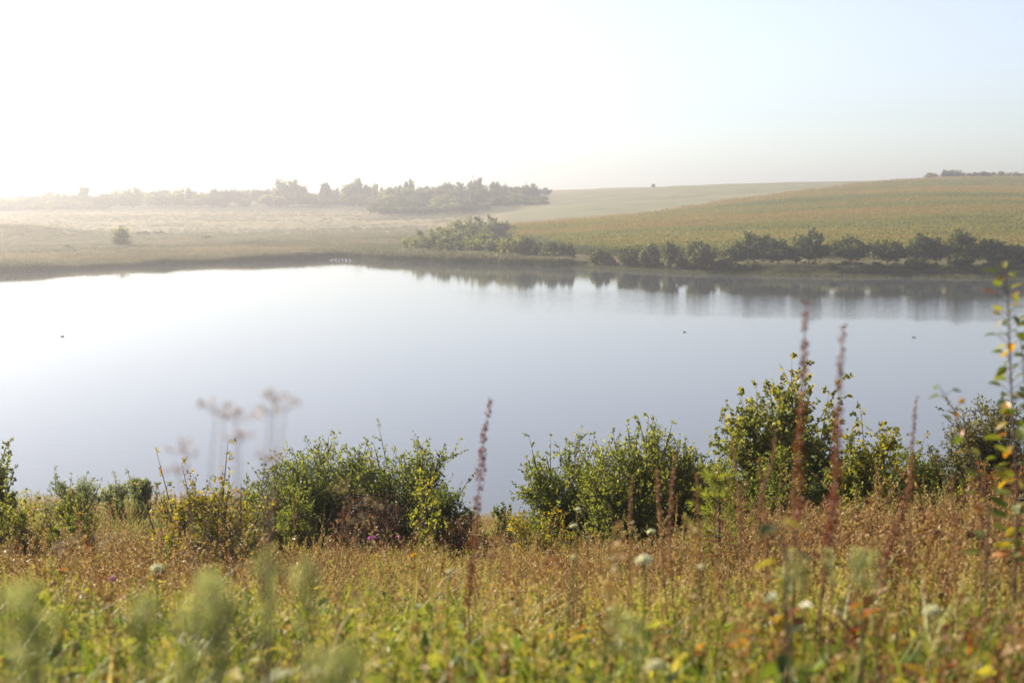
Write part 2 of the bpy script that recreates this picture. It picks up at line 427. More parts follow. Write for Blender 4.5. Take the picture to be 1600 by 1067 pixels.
# crop boundary: distance of the upper edge of the corn for each sight line
CORN_PX = np.array([780, 790, 900, 1000, 1200, 1430, 1500, 2600.]); CORN_D = np.array([385, 402, 432, 452, 522, 640, 660, 660.])
def pxof(x, y):
    return 800 + x / y * F * 0.998
def corn_u(x, y):
    """>0 inside the corn; metres from its nearest edge, roughly"""
    px = pxof(x, y)
    u = y - shore(x)
    lo = np.where(px > 900, 27, 27 + (900 - px) * 0.5)
    return np.minimum(np.minimum(u - lo, np.interp(px, CORN_PX, CORN_D) - y), (px - 782) / F * y)
def far_col(x, y):
    px = pxof(x, y); u = y - shore(x)
    n = fbm(x, y, 40, 4)[:, None]; n2 = fbm(x, y * 3, 25, 3)[:, None]
    marsh = np.array([0.125, 0.125, 0.048]) + (np.array([0.23, 0.20, 0.085]) - np.array([0.125, 0.125, 0.048])) * n
    meadow = np.array([0.16, 0.145, 0.075]) + (np.array([0.27, 0.225, 0.13]) - np.array([0.16, 0.145, 0.075])) * n2
    w = sstep(425, 490, y + 60 * (fbm(x, y, 60, 3) - 0.5))[:, None]
    c = marsh * (1 - w) + meadow * w
    knoll = np.exp(-(((x - xat(-30, 400)) / 30) ** 2 + ((y - 400) / 48) ** 2))[:, None]
    c = c + (meadow - c) * np.clip(knoll * 1.6, 0, 1)
    wood = (sstep(660, 690, y) * (1 - sstep(830, 880, px)))[:, None]
    wood = np.maximum(wood, (sstep(590, 650, px) * sstep(565, 610, y) * (1 - sstep(800, 840, px)))[:, None])
    c = c + (np.array([0.07, 0.075, 0.03]) - c) * wood
    # right of the valley: the paler upper field, then the corn, then the grass strip
    up = (sstep(775, 800, px) * sstep(380, 400, y))[:, None] * (1 - wood)
    st = (0.6 * (0.5 + 0.5 * np.sin(y / 5.5 + x / 26.0 + 2 * fbm(x, y, 120, 2))) + 0.8 * (np.abs(np.sin(y / 19.0 + x / 70.0)) < 0.16))[:, None]
    upc = np.array([0.175, 0.17, 0.085]) * (0.70 + 0.45 * n2 + 0.16 * st)
    far_strip = sstep(790, 830, y)[:, None]
    upc = upc + (np.array([0.24, 0.18, 0.10]) - upc) * far_strip
    c = c + (upc - c) * up
    cu = sstep(-3, 3, corn_u(x, y))[:, None]
    c = c + (np.array([0.12, 0.10, 0.045]) - c) * cu
    gs = (sstep(895, 930, px) * (1 - sstep(24, 29, u)))[:, None]
    c = c + (np.array([0.19, 0.20, 0.055]) * (0.7 + 0.6 * n) - c) * gs
    wet = (1 - sstep(-0.2, 2.2, u))[:, None]
    return c + (np.array([0.06, 0.05, 0.03]) - c) * wet
xs = np.concatenate([np.linspace(-1000, -260, 38)[:-1], np.linspace(-260, 300, 225), np.linspace(300, 1000, 36)[1:]])
ys = np.concatenate([np.linspace(135, 200, 6)[:-1], np.linspace(200, 320, 181), np.linspace(320, 760, 111)[1:], np.linspace(760, 1260, 51)[1:]])
ymid = ys
tag(grid_mesh('valley_land', xs, ys, far_z, far_col, ground_mat('field_and_meadow', 1.1, 0.09, 0.30, 1.0, 0.6, (1, 0.45, 1))), kind='structure')

# ------------------------------------------------------------------ the lake
def water_mat():
    m, nt, out = nodes('lake_water')
    tc = N(nt, 'ShaderNodeTexCoord')
    geo = N(nt, 'ShaderNodeNewGeometry')
    # fine ripples everywhere, stronger in wind-ruffled lanes
    mp = N(nt, 'ShaderNodeMapping'); mp.inputs['Scale'].default_value = (0.35, 1.0, 1)
    nt.links.new(geo.outputs['Position'], mp.inputs[0])
    n1 = N(nt, 'ShaderNodeTexNoise'); n1.inputs['Scale'].default_value = 1.6; n1.inputs['Detail'].default_value = 3
    nt.links.new(mp.outputs[0], n1.inputs['Vector'])
    mp2 = N(nt, 'ShaderNodeMapping'); mp2.inputs['Scale'].default_value = (0.010, 0.026, 1); mp2.inputs['Location'].default_value = (0.3, 0.15, 0); mp2.inputs['Rotation'].default_value = (0, 0, -0.10)
    nt.links.new(geo.outputs['Position'], mp2.inputs[0])
    n2 = N(nt, 'ShaderNodeTexNoise'); n2.inputs['Scale'].default_value = 1.0; n2.inputs['Detail'].default_value = 4; n2.inputs['Distortion'].default_value = 0.4
    nt.links.new(mp2.outputs[0], n2.inputs['Vector'])
    sx = N(nt, 'ShaderNodeSeparateXYZ'); nt.links.new(geo.outputs['Position'], sx.inputs[0])
    # lane of breeze across the far water, right of the middle
    def rng_(src, a, b, c=0., d=1.):
        r = N(nt, 'ShaderNodeMapRange', interpolation_type='SMOOTHSTEP')
        for i, v in enumerate((a, b, c, d)): r.inputs[i + 1].default_value = v
        nt.links.new(src, r.inputs[0]); return r.outputs[0]
    def mul(a, b):
        k = N(nt, 'ShaderNodeMath', operation='MULTIPLY'); nt.links.new(a, k.inputs[0]); nt.links.new(b, k.inputs[1]); return k.outputs[0]
    skew = N(nt, 'ShaderNodeMath', operation='MULTIPLY_ADD'); skew.inputs[1].default_value = 0.18
    nt.links.new(sx.outputs[0], skew.inputs[0]); nt.links.new(sx.outputs[1], skew.inputs[2])
    wob = N(nt, 'ShaderNodeMath', operation='MULTIPLY_ADD'); wob.inputs[1].default_value = 30.0
    nt.links.new(n2.outputs[0], wob.inputs[0]); nt.links.new(skew.outputs[0], wob.inputs[2])
    lane = mul(mul(rng_(wob.outputs[0], 160, 173), rng_(wob.outputs[0], 194, 214, 1., 0.06)), rng_(sx.outputs[0], -25, 15))
    st = N(nt, 'ShaderNodeMath', operation='MULTIPLY_ADD'); st.inputs[1].default_value = 0.075; st.inputs[2].default_value = 0.016
    nt.links.new(lane, st.inputs[0])
    bp = N(nt, 'ShaderNodeBump'); bp.inputs['Distance'].default_value = 0.25
    nt.links.new(st.outputs[0], bp.inputs['Strength']); nt.links.new(n1.outputs[0], bp.inputs['Height'])
    pb = N(nt, 'ShaderNodeBsdfPrincipled')
    pb.inputs['Base Color'].default_value = (0.078, 0.088, 0.096, 1)
    pb.inputs['Roughness'].default_value = 0.04
    pb.inputs['IOR'].default_value = 1.333
    nt.links.new(bp.outputs[0], pb.inputs['Normal'])
    nt.links.new(pb.outputs[0], out.inputs[0])
    return m
lx = np.linspace(-990, 990, 45); ly = np.linspace(46, 330, 30)
X, Y = np.meshgrid(lx, ly)
i = (np.arange(29)[:, None] * 45 + np.arange(44)[None]).ravel()
tag(obj('lake', make_mesh('lake', np.stack([X, Y, X * 0], -1).reshape(-1, 3), np.stack([i, i + 1, i + 46, i + 45], 1), water_mat(), None, True)), kind='structure')

# ------------------------------------------------------------------ haze
hv = np.array([[x, y, z] for z in (-4.0, 32.0) for y in (-90., 1320.) for x in (-1040., 1040.)])
hf = np.array([[0, 2, 3, 1], [4, 5, 7, 6], [0, 1, 5, 4], [2, 6, 7, 3], [0, 4, 6, 2], [1, 3, 7, 5]])
hm, nt, out = nodes('morning_haze')
pv = N(nt, 'ShaderNodeVolumePrincipled')
pv.inputs['Color'].default_value = (1.0, 0.97, 0.97, 1)
pv.inputs['Density'].default_value = HAZE
pv.inputs['Anisotropy'].default_value = 0.80
nt.links.new(pv.outputs[0], out.inputs['Volume'])
tag(obj('haze', make_mesh('haze', hv, hf, hm)), kind='stuff')

# ------------------------------------------------------------------ plants that are things: shrubs and trees
def woody(seed, W, D, Ht, stems=9, branches=10, twigs=6, nleaf=9, leaf=(0.045, 0.03), trunk=0.0, trunk_r=0.0, spread=1.0, upright=0.5,
          shoots=0, shoot_len=0.5, lv=(0.1, 0.8), twig_len=0.16, lean=(0, 0), fill=0.35, thin=0.0, top_yellow=0.2, leafdir=0.4, crown_bot=0.0):
    """branching skeleton with leaves on its twigs. Returns (wood Geo, leaf Geo) in local coordinates, base at 0."""
    rg = np.random.default_rng(seed)
    wood, lf = Geo(), Geo()
    sc = min(W, Ht)
    base = np.array([0, 0, trunk])
    if trunk > 0:
        k = 5
        pts = np.c_[np.cumsum(rg.normal(0, trunk * 0.03, k)), np.cumsum(rg.normal(0, trunk * 0.03, k)), np.linspace(-0.15, trunk, k)]
        pts[0, :2] = 0
        wood.add(tube(pts, trunk_r, trunk_r * 0.7, 7), 0.5)
        base = pts[-1].copy()
    segs0, segs1, ra, rb = [], [], [], []
    anchors, adirs, aw = [], [], []
    for s in range(stems):
        az = 2 * math.pi * (s + rg.uniform(-0.35, 0.35)) / stems + seed
        rad = math.sqrt(rg.uniform(0.03, 1.0)) * spread
        top = np.array([math.cos(az) * rad * W / 2 * 0.86, math.sin(az) * rad * D / 2 * 0.86, 0])
        hz = (1 - 0.62 * rad ** 2.2) * rg.uniform(0.78, 1.0) * Ht * 0.93
        top[2] = max(hz, trunk + (Ht - trunk) * 0.12) if trunk > 0 else max(hz, Ht * 0.2)
        top[0] += lean[0] * hz; top[1] += lean[1] * hz
        b0 = base + (np.array([rg.uniform(-1, 1) * W * 0.10, rg.uniform(-1, 1) * D * 0.10, -0.06]) if trunk == 0 else 0)
        n = 7
        t = np.linspace(0, 1, n)[:, None]
        ctrl = b0 + (top - b0) * np.array([0.62, 0.62, 0.36]) if upright < 0.5 else b0 + (top - b0) * np.array([0.28, 0.28, 0.55])
        pts = (1 - t) ** 2 * b0 + 2 * t * (1 - t) * ctrl + t ** 2 * top
        pts[1:-1] += rg.normal(0, sc * 0.018, (n - 2, 3))
        r0 = (trunk_r * 0.45 if trunk > 0 else 0.012 * sc + 0.004)
        rr = np.linspace(r0, r0 * 0.22, n)
        segs0.append(pts[:-1]); segs1.append(pts[1:]); ra.append(rr[:-1]); rb.append(rr[1:])
        sd_ = unit(np.diff(pts, axis=0))
        # side branches
        for b in range(branches):
            tt = rg.uniform(0.22 if trunk == 0 else 0.3, 1.0)
            q = tt * (n - 1); a = min(int(q), n - 2)
            p = pts[a] + (pts[a + 1] - pts[a]) * (q - a)
            if p[2] < crown_bot * Ht: continue
            out_ = rg.normal(size=3); out_[2] = abs(out_[2]) * 0.5
            d = unit(sd_[a] * (0.3 + 0.5 * upright) + unit(out_) * 0.75 + np.array([0, 0, 0.35 * upright]))
            Lb = sc * rg.uniform(0.16, 0.34) * (1.15 - 0.5 * tt)
            e = p + d * Lb
            m = p + d * Lb * 0.5 + rg.normal(0, Lb * 0.08, 3)
            segs0.append(np.array([p, m])); segs1.append(np.array([m, e])); ra.append(np.array([r0 * 0.3, r0 * 0.2])); rb.append(np.array([r0 * 0.2, r0 * 0.1]))
            for k in range(twigs):
                u = rg.uniform(0.2, 1.0)
                pp = p + (e - p) * u
                dd = unit(d * 0.6 + rg.normal(size=3) * 0.6 + np.array([0, 0, 0.5 * upright]))
                anchors.append(pp); adirs.append(dd); aw.append(sc * twig_len * rg.uniform(0.5, 1.25))
        anchors.append(pts[-1]); adirs.append(sd_[-1]); aw.append(sc * twig_len)
    # upright shoots breaking the outline
    for k in range(shoots):
        az = rg.uniform(0, 2 * math.pi); rad = math.sqrt(rg.uniform(0, 0.8))
        p = np.array([math.cos(az) * rad * W / 2, math.sin(az) * rad * D / 2, Ht * (1 - 0.5 * rad ** 2) * rg.uniform(0.66, 0.82)])
        p[:2] += np.array(lean) * p[2]
        d = unit(np.array([math.cos(az) * rad * 0.45, math.sin(az) * rad * 0.45, 1.0]) + rg.normal(0, 0.12, 3))
        L = shoot_len * rg.uniform(0.5, 1.15)
        e = p + d * L
        segs0.append(p[None]); segs1.append(e[None]); ra.append(np.array([0.006 + 0.002 * sc])); rb.append(np.array([0.002]))
        nn = max(4, int(L / (sc * twig_len) * 2.2))
        for u in np.linspace(0.05, 1, nn):
            dd = unit(d * 0.7 + rg.normal(size=3) * 0.6)
            anchors.append(p + (e - p) * u); adirs.append(dd); aw.append(sc * twig_len * 0.55 * (1.25 - 0.6 * u))
    wood.add(prisms(np.concatenate(segs0), np.concatenate(segs1), np.concatenate(ra), np.concatenate(rb), 4), 0.5)
    A, Dn, Wt = np.array(anchors), np.array(adirs), np.array(aw)
    if thin > 0:
        keep = rg.random(len(A)) > thin
        A, Dn, Wt = A[keep], Dn[keep], Wt[keep]
    E = A + Dn * Wt[:, None]
    wood.add(prisms(A, E, 0.0016 * sc + 0.0012, 0.0008, 3), 0.5)
    # leaves
    n = len(A)
    u = rg.uniform(0.05, 1.05, (n, nleaf))
    c = A[:, None] + (E - A)[:, None] * u[..., None]
    ax = unit(Dn)[:, None] * leafdir + unit(rg.normal(size=(n, nleaf, 3))) * 0.8 + np.array([0, 0, -0.05])
    sz = rg.uniform(0.65, 1.2, (n, nleaf))
    lobe = np.repeat(rg.uniform(-0.14, 0.14, n)[:, None], nleaf, 1)
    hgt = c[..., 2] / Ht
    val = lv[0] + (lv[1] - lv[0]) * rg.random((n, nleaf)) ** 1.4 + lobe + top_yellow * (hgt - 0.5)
    c = c.reshape(-1, 3)
    keep = c[:, 2] > 0.02
    vv = leaves(c[keep], ax.reshape(-1, 3)[keep], leaf[0] * sz.ravel()[keep], leaf[1] * sz.ravel()[keep], rg)
    lf.add(vv, np.clip(val.ravel()[keep], 0, 1))
    return wood, lf

def plant(name, loc, label, cat, leafmat, group=None, wood_mat='bark', wood_name='trunk', leaf_name='crown', rz=0.0, **kw):
    w, l = woody(**kw)
    r = empty(name, loc, label, cat, group, rz)
    obj(wood_name, w.mesh(wood_name, M[wood_mat]), r)
    obj(leaf_name, l.mesh(leaf_name, M[leafmat]), r)
    return r

# --- shrubs on the near slope: (centre px, left px, right px, top py, distance)
def shrub(px0, px1, top, d, label, leafmat, seed, depth=1.0, name='shrub', cat='shrub', group='shrubs along the slope above the lake', sink=0.0, **kw):
    px = (px0 + px1) / 2
    p = ray(px, top, d)
    z = gz(p[0], d)
    W = (px1 - px0) / F * d * 1.27
    Ht = p[2] - z + sink
    a = dict(stems=12, branches=13, twigs=7, nleaf=11, leaf=(0.055, 0.036), upright=0.45, top_yellow=0.35)
    a.update(kw)
    a['stems'] = int(a['stems'] * 1.4)
    a['leaf'] = (a['leaf'][0] * 0.9, a['leaf'][1] * 0.9)
    a['nleaf'] = max(5, int(a['nleaf'] * 0.92))
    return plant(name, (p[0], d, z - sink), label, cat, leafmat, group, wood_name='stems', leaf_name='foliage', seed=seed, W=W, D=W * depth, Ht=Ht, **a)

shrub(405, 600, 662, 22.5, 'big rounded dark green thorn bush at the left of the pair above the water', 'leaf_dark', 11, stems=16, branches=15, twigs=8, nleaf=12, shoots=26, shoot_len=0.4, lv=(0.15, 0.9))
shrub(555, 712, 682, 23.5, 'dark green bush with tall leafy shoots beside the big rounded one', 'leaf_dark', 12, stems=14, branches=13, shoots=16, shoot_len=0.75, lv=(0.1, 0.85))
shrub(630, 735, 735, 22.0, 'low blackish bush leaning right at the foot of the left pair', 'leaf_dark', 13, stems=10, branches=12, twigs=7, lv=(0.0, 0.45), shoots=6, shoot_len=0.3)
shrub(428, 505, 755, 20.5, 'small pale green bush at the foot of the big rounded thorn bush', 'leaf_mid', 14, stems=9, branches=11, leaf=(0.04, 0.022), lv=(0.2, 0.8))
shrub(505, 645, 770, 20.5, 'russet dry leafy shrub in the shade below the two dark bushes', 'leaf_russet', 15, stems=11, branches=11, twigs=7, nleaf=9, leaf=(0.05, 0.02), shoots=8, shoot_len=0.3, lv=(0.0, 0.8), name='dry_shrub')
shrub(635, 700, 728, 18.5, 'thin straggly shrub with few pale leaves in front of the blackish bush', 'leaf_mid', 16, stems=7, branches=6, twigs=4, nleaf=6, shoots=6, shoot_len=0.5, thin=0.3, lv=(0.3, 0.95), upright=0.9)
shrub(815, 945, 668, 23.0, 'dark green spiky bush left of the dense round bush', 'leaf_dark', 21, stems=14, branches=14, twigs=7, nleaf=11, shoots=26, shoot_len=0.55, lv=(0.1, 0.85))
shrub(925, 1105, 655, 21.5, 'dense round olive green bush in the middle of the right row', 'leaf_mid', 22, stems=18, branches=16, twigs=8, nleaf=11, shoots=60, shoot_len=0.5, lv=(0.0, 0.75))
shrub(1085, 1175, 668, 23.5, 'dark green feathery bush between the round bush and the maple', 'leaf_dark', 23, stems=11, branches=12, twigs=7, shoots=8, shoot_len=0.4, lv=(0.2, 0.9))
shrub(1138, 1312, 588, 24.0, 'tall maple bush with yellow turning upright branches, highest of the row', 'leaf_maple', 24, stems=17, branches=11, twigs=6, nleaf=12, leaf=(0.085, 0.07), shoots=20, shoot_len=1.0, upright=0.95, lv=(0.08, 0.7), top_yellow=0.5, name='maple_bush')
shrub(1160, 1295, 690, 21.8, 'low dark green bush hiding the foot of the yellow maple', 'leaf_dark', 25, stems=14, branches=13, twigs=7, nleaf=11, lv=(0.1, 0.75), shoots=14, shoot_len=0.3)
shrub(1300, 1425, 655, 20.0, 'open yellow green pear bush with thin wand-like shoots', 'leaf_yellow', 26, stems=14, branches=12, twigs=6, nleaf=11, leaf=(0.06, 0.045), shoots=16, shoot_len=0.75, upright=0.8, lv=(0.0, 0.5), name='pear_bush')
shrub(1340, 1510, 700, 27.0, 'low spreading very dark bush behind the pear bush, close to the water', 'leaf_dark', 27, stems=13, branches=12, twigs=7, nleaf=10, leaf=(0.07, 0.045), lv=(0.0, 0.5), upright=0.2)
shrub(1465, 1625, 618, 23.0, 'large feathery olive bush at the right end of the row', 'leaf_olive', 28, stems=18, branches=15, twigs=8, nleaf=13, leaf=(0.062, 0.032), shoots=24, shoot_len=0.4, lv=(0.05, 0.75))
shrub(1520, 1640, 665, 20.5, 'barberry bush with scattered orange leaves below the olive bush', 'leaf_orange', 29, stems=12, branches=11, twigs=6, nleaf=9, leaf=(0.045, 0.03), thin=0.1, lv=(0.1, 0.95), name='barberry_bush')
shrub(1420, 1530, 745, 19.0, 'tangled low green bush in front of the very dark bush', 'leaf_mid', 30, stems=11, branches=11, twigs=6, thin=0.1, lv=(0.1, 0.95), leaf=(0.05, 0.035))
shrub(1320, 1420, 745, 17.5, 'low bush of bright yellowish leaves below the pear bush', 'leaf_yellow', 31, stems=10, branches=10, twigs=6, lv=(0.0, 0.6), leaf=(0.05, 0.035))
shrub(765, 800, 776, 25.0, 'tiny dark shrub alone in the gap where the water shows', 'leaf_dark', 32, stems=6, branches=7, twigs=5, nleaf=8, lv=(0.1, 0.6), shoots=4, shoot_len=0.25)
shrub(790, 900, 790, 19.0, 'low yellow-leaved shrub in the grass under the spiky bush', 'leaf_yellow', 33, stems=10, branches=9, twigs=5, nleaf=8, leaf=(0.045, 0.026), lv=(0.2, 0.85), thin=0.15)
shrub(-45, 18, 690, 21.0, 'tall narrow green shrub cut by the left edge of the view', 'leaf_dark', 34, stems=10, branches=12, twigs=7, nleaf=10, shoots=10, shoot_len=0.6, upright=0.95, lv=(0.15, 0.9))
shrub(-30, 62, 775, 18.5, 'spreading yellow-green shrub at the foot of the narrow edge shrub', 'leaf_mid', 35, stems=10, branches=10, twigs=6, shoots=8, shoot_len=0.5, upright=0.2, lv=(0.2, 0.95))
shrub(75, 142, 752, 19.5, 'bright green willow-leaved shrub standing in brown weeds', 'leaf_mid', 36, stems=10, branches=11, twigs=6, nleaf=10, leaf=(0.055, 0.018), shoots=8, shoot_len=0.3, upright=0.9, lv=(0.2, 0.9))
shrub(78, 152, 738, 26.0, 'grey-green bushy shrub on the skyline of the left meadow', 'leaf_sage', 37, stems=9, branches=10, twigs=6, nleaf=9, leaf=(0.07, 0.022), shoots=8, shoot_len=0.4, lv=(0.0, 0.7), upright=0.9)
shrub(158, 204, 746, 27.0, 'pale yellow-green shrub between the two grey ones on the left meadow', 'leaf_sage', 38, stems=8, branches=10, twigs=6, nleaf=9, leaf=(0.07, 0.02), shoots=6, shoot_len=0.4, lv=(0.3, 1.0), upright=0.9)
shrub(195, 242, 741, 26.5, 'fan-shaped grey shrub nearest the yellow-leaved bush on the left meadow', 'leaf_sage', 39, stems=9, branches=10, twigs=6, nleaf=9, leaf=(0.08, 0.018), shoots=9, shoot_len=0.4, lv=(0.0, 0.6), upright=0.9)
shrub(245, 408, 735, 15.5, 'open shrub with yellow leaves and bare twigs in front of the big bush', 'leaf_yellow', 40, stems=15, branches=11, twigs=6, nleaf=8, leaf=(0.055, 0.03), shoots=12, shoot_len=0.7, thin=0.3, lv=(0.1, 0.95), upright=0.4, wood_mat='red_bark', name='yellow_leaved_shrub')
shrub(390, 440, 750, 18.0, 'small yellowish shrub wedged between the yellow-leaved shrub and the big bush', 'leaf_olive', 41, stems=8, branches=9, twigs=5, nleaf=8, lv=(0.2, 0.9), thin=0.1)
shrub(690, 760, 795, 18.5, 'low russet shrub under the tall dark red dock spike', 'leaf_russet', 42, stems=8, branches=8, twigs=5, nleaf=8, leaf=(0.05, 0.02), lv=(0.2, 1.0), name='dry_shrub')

shrub(890, 990, 722, 23.5, 'dark filler bush between the spiky bush and the dense round bush', 'leaf_dark', 43, lv=(0.1, 0.8), shoots=8, shoot_len=0.3)
shrub(1055, 1140, 716, 22.5, 'mid green filler bush right against the dense round bush', 'leaf_mid', 44, lv=(0.0, 0.6), shoots=8, shoot_len=0.3)
shrub(1265, 1350, 704, 23.0, 'mid green filler bush between the maple and the pear bush', 'leaf_mid', 45, lv=(0.0, 0.7), shoots=8, shoot_len=0.4)
shrub(1395, 1490, 716, 22.5, 'mid green filler bush between the pear bush and the olive bush', 'leaf_mid', 46, lv=(0.0, 0.7), shoots=8, shoot_len=0.4)

# young pine in the weeds
def young_pine(px, top, d, label):
    p = ray(px, top, d); z = gz(p[0], d); Ht = p[2] - z
    rg = np.random.default_rng(5)
    r = empty('young_pine', (p[0], d, z), label, 'pine tree')
    w, l = Geo(), Geo()
    w.add(tube(np.array([[0, 0, -0.05], [0.01, 0, Ht * 0.5], [0, 0.01, Ht]]), 0.022, 0.008, 6))
    for k in range(7):
        h = Ht * (0.12 + 0.80 * k / 6); L = Ht * 0.32 * (1.1 - 0.75 * k / 6)
        for j in range(6):
            a = 2 * math.pi * j / 6 + k
            e = np.array([math.cos(a) * L, math.sin(a) * L, h + L * 0.55])
            b = np.array([0, 0, h])
            w.add(prisms(b, e, 0.007, 0.003))
            n = 90
            u = rg.uniform(0.15, 1.05, n)[:, None]
            ax = unit(e - b) * 0.8 + unit(rg.normal(size=(n, 3))) * 0.8
            l.add(leaves(b + (e - b) * u, ax, 0.085, 0.006, rg), rg.uniform(0.3, 0.8, n))
    n = 130
    u = rg.uniform(0.8, 1.05, n)[:, None]
    l.add(leaves(np.array([0, 0, Ht]) * u, np.array([0, 0, 0.7]) + unit(rg.normal(size=(n, 3))) * 0.7, 0.08, 0.006, rg), rg.uniform(0.3, 0.8, n))
    obj('trunk', w.mesh('trunk', M['bark']), r); obj('needles', l.mesh('needles', M['leaf_mid']), r)
young_pine(1124, 738, 13.0, 'young bright green pine standing in the weeds before the dark bushes')

# --- trees along the far bank
FT = dict(stems=13, branches=9, twigs=5, nleaf=6, leaf=(0.46, 0.34), twig_len=0.15)
def far_tree(px, w, top, base, d, label, leafmat='leaf_far', seed=0, name='bank_tree', group='trees along the far bank', shape='round', cat='tree', **kw):
    p = ray(px, top, d)
    z = gz(p[0], d)
    Ht = max(p[2] - z, 1.0); W = w / F * d
    a = dict(FT)
    if shape == 'round': a.update(trunk=Ht * 0.2, trunk_r=0.16, upright=0.35, crown_bot=0.14, stems=13, branches=10)
    elif shape == 'bush': a.update(trunk=0, upright=0.3, crown_bot=0.0)
    elif shape == 'spire': a.update(trunk=Ht * 0.12, trunk_r=0.12, upright=0.95, shoots=8, shoot_len=Ht * 0.3)
    a.update(kw)
    return plant(name, (p[0], d, z - 0.05), label, cat, leafmat, group, seed=seed, W=W, D=W, Ht=Ht, **a)

